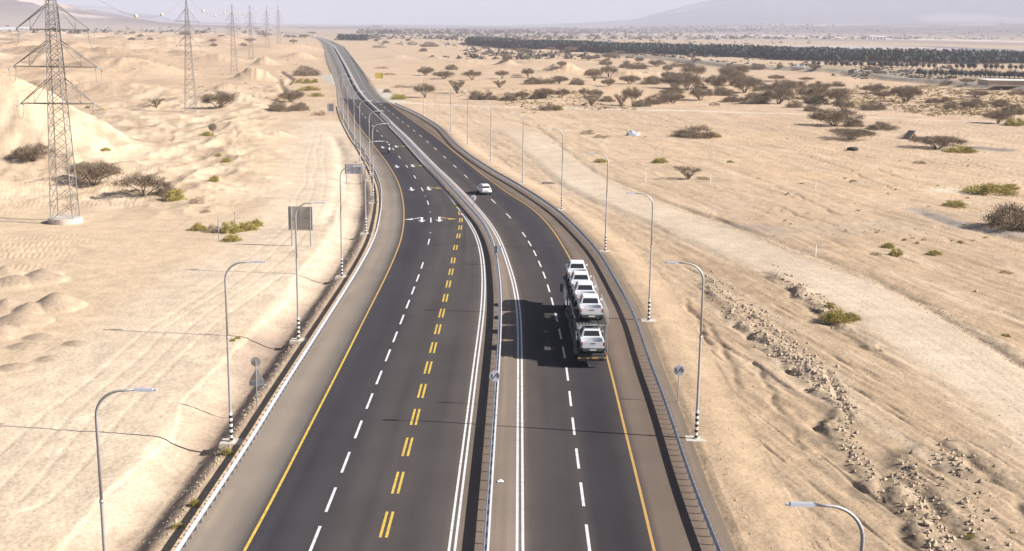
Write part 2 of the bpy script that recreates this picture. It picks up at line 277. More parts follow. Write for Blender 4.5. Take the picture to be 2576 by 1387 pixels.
M = dict(
    sand=attr_mat('desert_sand', 1.0, [(.045, .08), (.5, .11), (3.0, .15)], .4, .1),
    asphalt=attr_mat('asphalt', .9, [(.25, .07), (9., .10)], .15, .12),
    white_paint=mat('white_road_paint', (.70, .68, .70), .7, noise=.28, scale=2.2), yellow_paint=mat('yellow_road_paint', (.62, .42, .07), .7, noise=.28, scale=2.2),
    orange_paint=mat('worn_orange_paint', (.52, .31, .10), .65, noise=.2, scale=4),
    galv=mat('galvanised_steel', (.52, .52, .56), .45, .2, noise=.12, scale=2), galvshade=mat('shade_painted_steel', (.34, .34, .36), .6, .1, noise=.15, scale=2), galvdull=mat('dull_galvanised_steel', (.34, .34, .37), .6, .3, noise=.2, scale=3),  # galvshade: darker copy of galv, the rail's shaded face put into its colour
    pole=mat('pole_steel', (.50, .47, .46), .5, .35, noise=.1, scale=1), lamp=mat('lamp_housing', (.50, .50, .56), .5, .1), lens=mat('lamp_lens', (.25, .25, .28), .2),
    white=mat('white_enamel', (.82, .82, .82), .5), black=mat('black_enamel', (.03, .03, .03), .5), concrete=mat('concrete', (.56, .50, .43), .9, noise=.12, scale=2.5, bump=.2),
    lattice=mat('lattice_steel', (.22, .20, .19), .7, .1, noise=.3, scale=.8), insul=mat('insulator', (.3, .29, .29), .3), wire=mat('cable', (.25, .23, .22), .5, .5),
    ball=mat('marker_ball', (.70, .56, .42), .6), signback=mat('sign_back', (.48, .44, .40), .6, .3, noise=.12, scale=2), signblue=mat('sign_back_pale', (.40, .42, .48), .5, .3, noise=.1, scale=2),
    signyellow=mat('yellow_sign_face', (.72, .55, .04), .6), signwhite=mat('white_sign_face', (.68, .70, .80), .5),
    carwhite=mat('white_car_paint', (.80, .80, .82), .28, spec=.6), carglass=mat('car_glass', (.035, .035, .04), .12, spec=.6), tail=mat('tail_light', (.45, .12, .02), .3), tyre=mat('tyre_rubber', (.025, .025, .027), .8),
    bumper=mat('dark_bumper', (.05, .05, .055), .6), trim=mat('chrome', (.6, .6, .6), .3, .8), plate=mat('number_plate', (.60, .50, .25), .6), bed=mat('load_bed', (.62, .62, .66), .4, .2),
    truck=mat('carrier_steel', (.10, .095, .10), .7, .1, noise=.3, scale=2), deck=mat('deck_plate', (.05, .05, .055), .85, .0, noise=.3, scale=4), grey=mat('grey_rail', (.42, .41, .40), .5, .4), orange=mat('orange_stripe', (.62, .30, .04), .6),
    denim=mat('dark_clothes', (.03, .032, .04), .9), jacket=mat('rider_jacket', (.10, .10, .12), .8), skin=mat('skin', (.42, .27, .19), .6), bike=mat('motorbike_paint', (.05, .05, .055), .3), helmet=mat('helmet_shell', (.7, .7, .72), .3),
    bark=mat('bark', (.12, .085, .06), .95, noise=.3, scale=4), twig=mat('acacia_twigs', (.235, .178, .122), .95, noise=.3, scale=.6), twigb=mat('dry_twigs', (.30, .23, .15), .95, noise=.3, scale=.6),
    green=mat('yellow_green_bush', (.38, .32, .09), .9, noise=.3, scale=1.5), dryg=mat('dry_tussock', (.46, .36, .21), .95, noise=.25, scale=1), palm=mat('palm_fronds', (.038, .052, .045), .8, noise=.3, scale=.3), palmtrunk=mat('palm_trunk', (.10, .085, .07), .95),
    orchard=mat('orchard_fronds', (.075, .080, .072), .85, noise=.3, scale=.5), scrub=mat('far_scrub', (.15, .13, .11), .95, noise=.3, scale=.1),
    rock=mat('sandstone', (.47, .37, .265), .95, noise=.25, scale=1.2, bump=.4), rockdark=mat('grey_rubble', (.30, .25, .20), .95, noise=.3, scale=2), bag=mat('pale_plastic', (.75, .75, .76), .5),
    hut=mat('yellow_hut_wall', (.45, .31, .10), .7), roofwhite=mat('white_sheet_roof', (.75, .74, .72), .6), wallbeige=mat('beige_wall', (.40, .32, .25), .8, noise=.1, scale=.5), darkmach=mat('dark_machine', (.09, .09, .10), .6), debris=mat('grey_canvas', (.36, .38, .44), .6, noise=.3, scale=1),
    farwhite=mat('far_white_shed', (.72, .72, .75), .6), farwall=mat('far_wall', (.5, .47, .45), .8), wood=mat('post_wood', (.6, .52, .42), .9))

# ------------------------------------------------------------------ mesh helpers
def tag(o, label=None, cat=None, group=None, kind=None):
    for k, v in (('label', label), ('category', cat), ('group', group), ('kind', kind)):
        if v: o[k] = v
    return o
def link(name, me, parent=None):
    o = bpy.data.objects.new(name, me); COL.objects.link(o)
    if parent: o.parent = parent
    return o
def npmesh(name, V, Fq, mats, parent=None, albedo=None, smooth_=False, midx=None):
    V = np.asarray(V, np.float32).reshape(-1, 3); Fq = np.asarray(Fq, np.int32)
    k = Fq.shape[1]; me = bpy.data.meshes.new(name)
    me.vertices.add(len(V)); me.vertices.foreach_set('co', V.ravel())
    me.loops.add(Fq.size); me.loops.foreach_set('vertex_index', Fq.ravel())
    me.polygons.add(len(Fq)); me.polygons.foreach_set('loop_start', np.arange(0, Fq.size, k, dtype=np.int32)); me.polygons.foreach_set('loop_total', np.full(len(Fq), k, np.int32))
    for m_ in mats if isinstance(mats, (list, tuple)) else [mats]: me.materials.append(m_)
    if midx is not None: me.polygons.foreach_set('material_index', np.asarray(midx, np.int32))
    me.polygons.foreach_set('use_smooth', np.full(len(Fq), smooth_))
    if albedo is not None:
        a = me.attributes.new('albedo', 'FLOAT_COLOR', 'POINT'); c = np.ones((len(V), 4), np.float32); c[:, :3] = albedo; a.data.foreach_set('color', c.ravel())
    me.update(calc_edges=True)
    return link(name, me, parent)
class MB:
    def __init__(s): s.v = []; s.f = []; s.m = []
    def add(s, v, f, mi=0):
        b = len(s.v); s.v += [tuple(p) for p in v]; s.f += [tuple(i + b for i in q) for q in f]; s.m += [mi] * len(f)
    def box(s, a, b, mi=0, top=None, rot=0, org=(0, 0)):
        (x0, y0, z0), (x1, y1, z1) = a, b; t = top or (0, 0)
        v = [(x0, y0, z0), (x1, y0, z0), (x1, y1, z0), (x0, y1, z0), (x0 + t[0], y0 + t[1], z1), (x1 - t[0], y0 + t[1], z1), (x1 - t[0], y1 - t[1], z1), (x0 + t[0], y1 - t[1], z1)]
        if rot:
            c, sn = math.cos(rot), math.sin(rot); v = [(org[0] + (p[0] - org[0]) * c - (p[1] - org[1]) * sn, org[1] + (p[0] - org[0]) * sn + (p[1] - org[1]) * c, p[2]) for p in v]
        s.add(v, [(0, 3, 2, 1), (4, 5, 6, 7), (0, 1, 5, 4), (1, 2, 6, 5), (2, 3, 7, 6), (3, 0, 4, 7)], mi)
    def tube(s, pts, rad, n=8, mi=0, cap=True):
        pts = [Vector(p) for p in pts]; rad = rad if isinstance(rad, (list, tuple)) else [rad] * len(pts)
        rings = []; up = None
        for i, p in enumerate(pts):
            d = ((pts[min(i + 1, len(pts) - 1)] - p).normalized() + (p - pts[max(i - 1, 0)]).normalized()).normalized()
            if up is None: up = Vector((0, 1, 0)) if abs(d.y) < .9 else Vector((1, 0, 0))
            a = d.cross(up).normalized(); up = a.cross(d).normalized()
            rings.append([p + rad[i] * (math.cos(2 * math.pi * k / n) * a + math.sin(2 * math.pi * k / n) * up) for k in range(n)])
        v = [q for r in rings for q in r]; f = []
        for i in range(len(pts) - 1):
            for k in range(n): f.append((i * n + k, i * n + (k + 1) % n, (i + 1) * n + (k + 1) % n, (i + 1) * n + k))
        if cap: f.append(tuple(range(n - 1, -1, -1))); f.append(tuple((len(pts) - 1) * n + k for k in range(n)))
        s.add(v, f, mi)
    def bar(s, a, b, w, mi=0): s.tube([a, b], w * .72, 4, mi)
    def loft(s, secs, mi=0, close=True):
        """secs: list of (y, [(x, z) ...]) half profiles from bottom centre to top centre, mirrored in x"""
        n = len(secs[0][1]); full = []
        for y, pr in secs:
            full.append([(x, y, z) for x, z in pr] + [(-x, y, z) for x, z in reversed(pr[1:-1])])
        k = len(full[0]); v = [p for r in full for p in r]; f = []
        for i in range(len(full) - 1):
            for j in range(k): f.append((i * k + j, i * k + (j + 1) % k, (i + 1) * k + (j + 1) % k, (i + 1) * k + j))
        if close: f.append(tuple(range(k))[::-1]); f.append(tuple((len(full) - 1) * k + j for j in range(k)))
        s.add(v, f, mi)
    def disc(s, c, r, ax, th, n=24, mi=0):
        c = Vector(c); ax = Vector(ax).normalized(); s.tube([c - ax * th / 2, c + ax * th / 2], r, n, mi)
    def build(s, name, mats, parent=None, smooth_=False):
        me = bpy.data.meshes.new(name); me.from_pydata(s.v, [], s.f)
        for m_ in mats if isinstance(mats, (list, tuple)) else [mats]: me.materials.append(m_)
        me.polygons.foreach_set('material_index', s.m)
        if smooth_: me.polygons.foreach_set('use_smooth', [True] * len(s.f))
        me.update(); return link(name, me, parent)
def empty(name, loc, rz=0., label=None, cat=None, group=None, scale=None):
    o = bpy.data.objects.new(name, None); COL.objects.link(o); o.location = loc; o.rotation_euler = (0, 0, rz)
    if scale: o.scale = scale
    return tag(o, label, cat, group)
def kids(o): return [c for c in COL.objects if c.parent == o]
def copy_tree(o, cache={}):
    key = o.name
    if key not in cache: cache[key] = [(c, kids(c)) for c in kids(o)]
    r = o.copy(); COL.objects.link(r)
    for c, gs in cache[key]:
        d = c.copy(); COL.objects.link(d); d.parent = r
        for g in gs: e = g.copy(); COL.objects.link(e); e.parent = d
    return r

# ------------------------------------------------------------------ the ground: one sheet out to the ranges
def ground():
    rs = [18.]
    while rs[-1] < 21000:
        r = rs[-1]; rs.append(r + min(max(r * r / (FPX * CAM_H) * 2.1, .13), r * (.0068 if r < 2500 else .0105)))
    rs = np.array(rs); th = np.radians(np.linspace(-35, 33, 1250))
    RR, TT = np.meshgrid(rs, th, indexing='ij'); x = RR * np.sin(TT); y = RR * np.cos(TT)
    n0, n1 = x.shape; z = np.concatenate([hgt(a, b) for a, b in zip(np.array_split(x.ravel(), 8), np.array_split(y.ravel(), 8))])
    xf, yf = x.ravel(), y.ravel(); r = np.hypot(xf, yf)
    tL = X(EDGE_L, yf) - xf; tR = xf - X(EDGE_R, yf)
    mix = lambda c, d, w: c * (1 - w[:, None]) + np.array(d) * w[:, None]
    n_big = fbm(xf / 60, yf / 60, 4, 201); n_mid = fbm(xf / 12, yf / 12, 4, 202); n_sm = fbm(xf / 2.5, yf / 2.5, 4, 203)
    base = np.tile(np.array([.475, .345, .23]), (len(xf), 1))
    base = mix(base, [.555, .41, .285], ss(120, 260, r) * (tR > 0)); base = mix(base, [.58, .415, .275], np.clip(.5 + 1.2 * n_big, 0, 1) * ss(10, 60, tR) * ss(90, 200, r))
    lf = ss(0, 4, tL); base = mix(base, [.60, .455, .315], lf * (1 - ss(300, 700, r)))
    base = mix(base, [.540, .390, .265], lf * ss(250, 600, r))
    # pebbly, slightly darker ground in patches
    pb = ss(.05, .45, n_mid + .5 * n_sm); base = mix(base, [.36, .275, .20], .35 * pb * (tR > 0) * ss(8, 30, tR) + .22 * pb * (tL > 0) * ss(40, 90, tL))
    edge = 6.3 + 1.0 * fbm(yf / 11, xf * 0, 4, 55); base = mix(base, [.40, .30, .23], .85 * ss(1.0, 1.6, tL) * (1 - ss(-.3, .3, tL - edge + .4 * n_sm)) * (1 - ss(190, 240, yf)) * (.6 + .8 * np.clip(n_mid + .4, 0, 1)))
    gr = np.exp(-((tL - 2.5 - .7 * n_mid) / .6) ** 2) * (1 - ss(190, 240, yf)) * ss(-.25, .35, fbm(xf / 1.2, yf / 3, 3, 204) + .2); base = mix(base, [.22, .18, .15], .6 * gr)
    # graded strip and haul road on the left, pale
    d, s, al = pdist(xf, yf, NR); base = mix(base, [.66, .535, .405], .8 * (1 - ss(5, 11, d + 2.5 * n_mid)) * (r < 420))
    d, s, al = pdist(xf, yf, TRACK); k = (r < 620)
    base = mix(base, [.62, .51, .39], .85 * ss(5, 60, al) * (1 - ss(3.2, 6.2, d + .8 * n_sm)) * k * (.9 + .2 * n_mid.clip(-.5, .5)))
    for sgn in (-5.8, 5.6): base = mix(base, [.62, .49, .355], .5 * np.exp(-((s * d - sgn) / .5) ** 2) * k)
    d, s, al = pdist(xf, yf, STEP); wig = .8 * fbm(al / 6, al * 0, 3, 71)
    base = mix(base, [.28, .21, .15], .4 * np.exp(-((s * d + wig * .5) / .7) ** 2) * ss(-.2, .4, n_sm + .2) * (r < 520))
    for k_, L in enumerate(LINES_R):
        d, s, al = pdist(xf, yf, L); w = fbm(al / 4, al * 0 + k_, 3, 80 + k_); base = mix(base, [.30, .22, .15], .45 * np.exp(-((s * d + w * .5) / .5) ** 2) * (r < 520))
    for k_, L in enumerate(BANKS):
        d, s, al = pdist(xf, yf, L); base = mix(base, [.40, .31, .22], .5 * np.exp(-((d + .6 * n_sm) / 1.7) ** 2)); base = mix(base, [.17, .13, .095], .85 * np.exp(-((s * d + 1.3 + .7 * n_sm) / .55) ** 2) * ss(-.35, .15, n_sm))  # dark gravel stripe, with each bank's shaded side painted into the colour
    us_ = xf * math.cos(TRK) + yf * math.sin(TRK); vs_ = -xf * math.sin(TRK) + yf * math.cos(TRK); tk_ = ss(4, 7, pdist(xf, yf, TRACK)[0])
    base = mix(base, [.37, .265, .17], .45 * ss(.12, .5, fbm(us_ / 13, vs_ / 1.1, 4, 98)) * ss(3, 10, tR) * (1 - ss(350, 600, r)) * tk_)
    base = mix(base, [.66, .52, .38], .40 * ss(.1, .5, fbm(us_ / 22, vs_ / 2.2, 4, 97)) * ss(3, 10, tR) * (1 - ss(350, 600, r)) * tk_)
    def patch(pts, w, col, k=.8, soft=.5):
        nonlocal base
        d, s, al = pdist(xf, yf, gpts(pts), w * 2 + 5); base = mix(base, col, k * (1 - ss(w * (1 - soft), w * (1 + soft * .3), d * (1 + .25 * n_sm))))
    # pale dirt path to the turnout, gravel apron, grey patches, dark gully floor
    patch([(948, 236), (976, 252), (1019, 259), (1069, 262), (1176, 266), (1287, 269.5), (1412, 272), (1600, 277), (1931, 286.5), (2150, 292), (2400, 301), (2700, 312)], 3.2, [.66, .55, .44], .9)
    patch([(946, 226), (958, 243), (985, 259)], 6, [.56, .50, .43], .9); patch([(826, 188), (832, 200), (842, 212)], 4.5, [.46, .42, .37], .9, .2)
    patch([(345, 363), (420, 357), (505, 348)], 3.6, [.27, .20, .125], .8); patch([(2300, 530), (2370, 556), (2450, 580), (2560, 596)], 2.2, [.30, .27, .25], .7)
    patch([(2470, 368), (2500, 370)], 5, [.22, .20, .19], .8); patch([(2380, 484), (2440, 486)], 5, [.64, .53, .40], .8); patch([(1860, 570), (1930, 577)], 3, [.36, .30, .26], .5)
    patch([(1962, 590), (2080, 580), (2230, 570)], 6, [.50, .40, .30], .4)
    # valley floor far right: cultivated strips, mud flats, dark shallow water; far plain greyer and scrubbed
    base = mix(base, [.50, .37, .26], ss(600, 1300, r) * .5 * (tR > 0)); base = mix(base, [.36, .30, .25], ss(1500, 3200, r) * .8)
    patch([(1990, 173), (2200, 180), (2400, 190), (2700, 210)], 70, [.36, .28, .20], .8); patch([(1537, 143), (1700, 153), (1931, 176), (2140, 188), (2300, 206), (2575, 230), (2900, 262)], 9.5, [.29, .255, .21], .95, .15)
    patch([(1537, 139), (1700, 148), (1931, 171), (2140, 183), (2300, 200), (2575, 222), (2900, 250)], 3, [.50, .41, .32], .8)
    patch([(1400, 84), (1900, 90), (2240, 98), (2700, 108)], 130, [.66, .58, .54], .9); patch([(1350, 88), (1950, 97), (2350, 107), (2700, 116)], 200, [.30, .24, .21], .8)
    patch([(1900, 119), (2200, 119.5), (2500, 126), (2700, 136)], 120, [.44, .41, .42], .9, .2); patch([(1860, 116.5), (2200, 117), (2400, 121), (2700, 131)], 14, [.62, .50, .36], .9, .2); patch([(2310, 117), (2400, 120), (2490, 125), (2700, 133)], 45, [.20, .19, .22], .9, .2)
    patch([(2340, 136), (2480, 143), (2700, 155)], 45, [.24, .22, .25], .8, .2); patch([(1400, 96), (1700, 101), (1900, 106)], 40, [.56, .47, .38], .5)
    patch([(60, 98), (180, 96), (330, 99)], 60, [.52, .41, .30], .7); patch([(420, 88), (660, 92)], 60, [.55, .43, .32], .7)
    # spoil heaps and the big dune
    for cx, cy, w, hh in SPOILW: base = mix(base, [.40, .305, .225], .85 * (1 - ss(.7, 1.15, np.hypot(xf - cx, yf - cy) / w)))
    cx, cy = G(10, 385)[:2]; base = mix(base, [.60, .46, .33], .15 * (1 - ss(.8, 1.15, np.hypot(xf - cx, yf - cy) / 33 + .1 * n_mid)))
    for L in RAVINE[:2]:
        d, s, al = pdist(xf, yf, L); base = mix(base, [.18, .14, .11], .6 * np.exp(-(d / 1.1) ** 2))
    base *= (1 + .10 * n_sm + .06 * n_mid)[:, None]
    mt = ss(4300, 6000, r); eb = ss(14, 30, tL) * ss(150, 200, yf) * (1 - ss(420, 600, yf)) * (1 - ss(60, 95, tL)); base = mix(base, [.68, .54, .40], .5 * eb * ss(-.1, .3, fbm(xf / 9, yf / 14, 4, 231))); base = mix(base, [.36, .26, .18], .6 * eb * ss(.1, .4, fbm(xf / 5, yf / 9, 4, 232))); hill = ss(60, 140, tL) * ss(260, 420, yf) * (r < 3000); base = mix(base, [.36, .25, .165], .75 * hill * ss(-.1, .5, fbm(xf / 40, yf / 70, 4, 210))); base = mix(base, [.66, .50, .355], .7 * hill * ss(.05, .5, fbm(xf / 55, yf / 90, 4, 211))); base = mix(base, [.15, .115, .105], mt); base = mix(base, [.11, .12, .15], ss(9500, 10500, r)); base = mix(base, [.30, .29, .31], .8 * ss(9500, 10500, r) * ss(-.05, .35, fbm(xf / 900, yf / 1600, 4, 221))); base = mix(base, [.58, .45, .38], mt * (1 - ss(9000, 10000, r)) * .9 * ss(.0, .4, fbm(xf / 500, yf / 900, 4, 220)))  # bluish albedo of the far ranges paints in the haze tint
    V = np.stack([xf, yf, z], 1); split = int(np.searchsorted(rs, 4600))
    def cells(a, b):
        i, j = np.meshgrid(np.arange(a, b), np.arange(n1 - 1), indexing='ij'); q = i * n1 + j - a * n1
        return np.stack([q, q + 1, q + n1 + 1, q + n1], -1).reshape(-1, 4)
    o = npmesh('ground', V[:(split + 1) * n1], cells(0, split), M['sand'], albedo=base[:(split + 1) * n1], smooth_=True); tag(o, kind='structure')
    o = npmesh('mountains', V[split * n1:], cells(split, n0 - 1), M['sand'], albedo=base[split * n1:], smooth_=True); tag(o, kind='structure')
ground()

# ------------------------------------------------------------------ the highway
def lanes_albedo(u, x, y, old):
    """albedo across the highway; u: 0 left edge 1 left line 2 dashes 3 yellow 4 white pair 5 median rail 6 white pair 7 dashes 8 orange line 9 rail 10 edge"""
    us = [0, .55, .86, .97, 1.0, 1.6, 2.0, 2.35, 3.0, 3.5, 3.9, 4.05, 4.9, 5.0, 5.9, 6.02, 6.16, 6.6, 7.0, 7.12, 7.6, 8.0, 8.12, 8.6, 9.0, 10.0]
    cs = [(.29, .24, .195), (.28, .23, .19), (.17, .147, .13), (.10, .088, .086), (.060, .055, .062), (.056, .051, .060), (.066, .059, .062), (.084, .073, .072), (.086, .074, .072), (.090, .078, .076), (.10, .086, .08), (.21, .165, .13), (.22, .172, .135), (.245, .195, .155), (.245, .195, .155), (.18, .145, .12), (.095, .080, .072), (.072, .062, .064), (.082, .069, .066), (.058, .052, .058), (.053, .048, .055), (.072, .062, .060), (.178, .135, .108), (.20, .152, .120), (.22, .165, .13), (.25, .20, .15)]
    c = np.stack([np.interp(u, us, [q[k] for q in cs]) for k in range(3)], 1)
    st = fbm(u * 9, y / 55, 3, 301) * .10 + fbm(u * 26, y / 30, 3, 302) * .06 + fbm(x / 3, y / 9, 3, 303) * .05
    fr = u - np.floor(u); wt = np.where((u > 1) & (u < 4) | (u > 6.1) & (u < 8), np.exp(-((fr - .26) / .07) ** 2) + np.exp(-((fr - .74) / .07) ** 2), 0); pt = ss(.25, .32, fbm(x / 1.6 + 5, y / 14, 2, 305))
    c = c * (1 + 2.0 * st + .07 * wt * (.6 + fbm(u, y / 40, 2, 306)) - .05 * pt)[:, None]; c = c * .93; sand_ = ss(.1, .5, fbm(x / 1.2, y / 7, 4, 307)) * np.where(u < 1, ss(.4, .0, u), 0); c = c * (1 - .5 * sand_[:, None]) + np.array([.46, .36, .26]) * .5 * sand_[:, None]
    if old:
        g = np.array([.235, .215, .205]); w = .72; c = c * (1 - w) + g * w * (1 + .18 * np.where(((u > 1.15) & (u < 1.85)) | ((u > 6.3) & (u < 7.8)), -1., 0.3))[:, None]
    return c
def road():
    Ls = [EDGE_L, LB, LC, LD, LE, LM, LG, LH, LI, LJ, EDGE_R]; sub = 6
    us = np.array([i + k / sub for i in range(10) for k in range(sub)] + [10.])
    yl, yr = G(852, 248)[1], G(968, 259)[1]
    def make(name, old):
        rows = np.concatenate([np.linspace(20, 600, 1200)]) if not old else np.concatenate([np.linspace(330, 1200, 500), np.linspace(1203, 3150, 500)])
        t = (rows - rows[0]) / (rows[-1] - rows[0]); V = []; U = []
        for u in us:
            i = min(int(u), 9); fr = u - i; ysp = yl + (yr - yl) * ss(1, 6, np.array(u))
            yy = (20 + (ysp - 20) * t) if not old else (ysp + (3150 - ysp) * t ** 1.6)
            V.append(np.stack([X(Ls[i], yy) * (1 - fr) + X(Ls[i + 1], yy) * fr, yy, np.zeros_like(yy)], 1)); U.append(np.full(len(yy), u))
        n = len(rows); V = np.concatenate(V); U = np.concatenate(U)
        i, j = np.meshgrid(np.arange(len(us) - 1), np.arange(n - 1), indexing='ij'); q = i * n + j
        o = npmesh(name, V, np.stack([q, q + n, q + n + 1, q + 1], -1).reshape(-1, 4), M['asphalt'], albedo=lanes_albedo(U, V[:, 0], V[:, 1], old)); tag(o, kind='structure')
    make('road', False); make('old_road', True)
road()
def ribbon(V, Fc, L, off, w, y0, y1, z=.006, step=None):
    n = max(2, int((y1 - y0) / (step or max(.6, y0 / 150))) + 1); yy = np.linspace(y0, y1, n); xx = X(L, yy) + 0.
    dx = np.gradient(xx, yy); nn = np.hypot(dx, 1); nx, ny = 1 / nn, -dx / nn
    b = len(V)
    for k in range(n):
        for s in (-1, 1): V.append((xx[k] + nx[k] * (off + s * w / 2), yy[k] + ny[k] * (off + s * w / 2), z))
    Fc += [(b + 2 * k, b + 2 * k + 1, b + 2 * k + 3, b + 2 * k + 2) for k in range(n - 1)]
def markings():
    yn = G(900, 254)[1]
    v, f = [], []
    for s in (-.16, .16): ribbon(v, f, LE, s, .14, 22, 3000); ribbon(v, f, LG, s, .15, 22, 3000)
    dsh = lambda L, y, ln=3.75, w=.16: ribbon(v, f, L, 0, w, y - ln / 2, y + ln / 2, step=1)
    ys = [G(*p)[1] for p in [(791, 1359), (832.5, 1256.5), (870, 1162.7), (901, 1080), (928.7, 1009), (953.7, 949.7), (975.7, 894), (993.7, 847.7), (1011, 804), (1025.7, 765.5), (1038.7, 731), (1051, 699.7), (1062.5, 668), (1078.7, 609), (1083.7, 554), (1076.7, 510.5), (1062, 476.7), (1043.7, 445.5), (1023, 419), (1004.5, 396), (988.7, 375.5), (973.7, 358), (960.7, 342.5), (948.7, 329.5)]]
    d0 = ys[0]
    for k in range(1, 6): dsh(LC, d0 - 6.5 * k)
    for k, y in enumerate(ys): dsh(LC, y, 4.4 if y > 150 else 3.75, .17)
    y = ys[-1] + 15
    while y < 1500: dsh(LC, y, 5, .24 if y > 600 else .18); y += 15
    for p in [(1083.7, 586), (1083, 533.5), (1070.5, 494), (1080, 616)]: dsh(LC, G(*p)[1], .45, .2)
    ys = [G(*p)[1] for p in [(1478.7, 1354.5), (1464, 1243), (1452, 1153), (1441.7, 1072), (1433.7, 1002.7), (1427.5, 941), (1419, 887), (1408.7, 840), (1399.5, 798.5), (1389, 759), (1380, 725.5), (1369.5, 692.5), (1357.7, 664), (1345.7, 637.5), (1333, 613), (1318.7, 590.5), (1280, 543.5), (1241, 506.7), (1204, 473), (1171.7, 444), (1143.7, 418.7), (1118, 395.5), (1095, 374.7), (1075.5, 357.5), (1058, 342.5), (1041.7, 329.5), (1027.5, 318), (1013, 307.5)]]
    for k in range(1, 6): dsh(LH, ys[0] - 6.5 * k)
    for y in ys: dsh(LH, y, 4.6 if y > 165 else 3.75, .17)
    y = ys[-1] + 15
    while y < 1500: dsh(LH, y, 5, .24 if y > 600 else .18); y += 15
    # arrows for the traffic that comes towards the camera
    yv, yf_ = [], []
    def arrow(p, branch, bcol, L_):
        g = G(*p); tx, ty = tang(L_, g[1]); a = (-tx, -ty); b = (a[1], -a[0])   # forward (towards camera), and the photo's left
        if b[0] > 0: b = (-b[0], -b[1])
        P = lambda u, w: (g[0] + a[0] * u + b[0] * w, g[1] + a[1] * u + b[1] * w, .006)
        def poly(V, Fc, pts):
            bb = len(V); V += [P(*q) for q in pts]; Fc.append(tuple(range(bb, bb + len(pts))))
        poly(v, f, [(-2.2, -.17), (-2.2, .17), (.8, .17), (.8, -.17)]); poly(v, f, [(.8, -.17), (.8, .17), (.3, .62), (2.4, .0)]); poly(v, f, [(.3, -.62), (.8, -.17), (2.4, 0), (2.39, -.001)])
        if branch:
            s = branch; V, Fc = (yv, yf_) if bcol else (v, f)
            o = [(-2.2, s * .17), (-1.6, s * .17), (-.3, s * 1.35), (-.55, s * 1.35)]; h1 = [(-1.1, s * 1.35), (.25, s * 1.35), (-.1, s * 2.6), (-.12, s * 2.6)]
            poly(V, Fc, [(q[0], q[1]) for q in o]); poly(V, Fc, h1)
    for p in [(962.5, 371), (998, 419), (1035, 476)]: arrow(p, 0, 0, LC)
    arrow((1061, 553), 1, 0, LC)
    for p in [(996, 369), (1037.5, 417.5), (1078, 474.5), (1105, 552)]: arrow(p, -1, 1, LC)
    def mk(name, v, f, m):
        me = bpy.data.meshes.new(name); me.from_pydata(v, [], f); me.materials.append(m); me.update(); tag(link(name, me), kind='structure')
    mk('white_road_markings', v, f, M['white_paint'])
    yy = [G(*p)[1] for p in [(972.5, 1319), (1001, 1214), (1025, 1124), (1045, 1049), (1060.5, 983.5), (1077, 924.7), (1089.5, 874.7), (1101, 828.5), (1111, 788), (1120.5, 749.7), (1127.5, 714.7), (1134.5, 684), (1140, 655.5), (1144.5, 623), (1148, 593.7), (1150.5, 573), (1151, 554), (1149.7, 536.7), (1145, 519.7), (1137, 504.7), (1127.5, 489), (1117, 477)]]
    yy = [yy[0] - 6.5 * k for k in range(4, 0, -1)] + yy
    for i, y in enumerate(yy):
        ln = 3.6
        for s in (-.17, .17): ribbon(yv, yf_, LD, s, .16, y - ln / 2, y + ln / 2, step=1)
    ribbon(yv, yf_, LB, 0, .17, 22, G(0, 820)[1]); mk('yellow_road_markings', yv, yf_, M['yellow_paint'])
    v2, f2 = [], []; ribbon(v2, f2, LB, 0, .17, G(0, 820)[1] + .01, 1200); ribbon(v2, f2, LI, 0, .17, 22, 1200); mk('orange_road_markings', v2, f2, M['orange_paint'])
markings()

# ------------------------------------------------------------------ guardrails
def path_pts(L, off, y0, y1, ds):
    out_ = []; y = y0
    while y < y1:
        tx, ty = tang(L, y); out_.append((float(X(L, y)) + ty * off, y - tx * off, tx, ty)); y += ds * ty
    return out_
PROF = [(-.02, .48), (.05, .52), (.06, .57), (-.01, .64), (.06, .71), (.05, .76), (-.02, .80), (-.05, .80), (-.035, .75), (-.05, .64), (-.035, .53), (-.05, .48)]
def beam(name, L, off, y0, y1, side, parent, m, zo=0.):
    pts = path_pts(L, off, y0, y1, 2.0 if y1 < 700 else 6.0); k = len(PROF); V = []; Fq = []
    for x, y, tx, ty in pts:
        for a, z in PROF: V.append((x + ty * a * side, y - tx * a * side, z + zo))
    for i in range(len(pts) - 1):
        for j in range(k): Fq.append((i * k + j, i * k + (j + 1) % k, (i + 1) * k + (j + 1) % k, (i + 1) * k + j))
    return npmesh(name, V, Fq, m, parent)
def posts(L, off, y0, y1, ds, parent, m, w=.05, h=.74, cap=100):
    pts = path_pts(L, off, y0, y1, ds); tmpl = None; rest = MB()
    for i, (x, y, tx, ty) in enumerate(pts):
        ang = math.atan2(ty, tx) - math.pi / 2
        if i < cap:
            if tmpl is None:
                b = MB(); b.box((-w, -.035, 0), (w, .035, h)); tmpl = b.build('post', m, parent); o = tmpl
            else: o = tmpl.copy(); COL.objects.link(o)
            o.location = (x - parent.location.x, y - parent.location.y, 0); o.rotation_euler = (0, 0, ang)
        else: rest.box((x - w - parent.location.x, y - .035 - parent.location.y, 0), (x + w - parent.location.x, y + .035 - parent.location.y, h), rot=ang, org=(x - parent.location.x, y - parent.location.y))
    if rest.v: tag(rest.build('posts', m, parent), kind='stuff')
def rail(label, L, off, y0, y1, ds, beams, cat='guardrail', bm_='galv'):
    o = empty('guardrail', (0, 0, 0), 0, label, cat, None)
    for bo, sd in beams: beam('beam', L, off + bo, y0, y1, sd, o, M[bm_])
    posts(L, off, y0, y1, ds, o, M['galvdull'], w=.075 if len(beams) == 1 else .085)
    return o
rail('galvanised steel guardrail along the sandy ditch edge of the oncoming carriageway', LA, 0, 24, G(853, 268)[1], 1.07, [(.11, 1)])
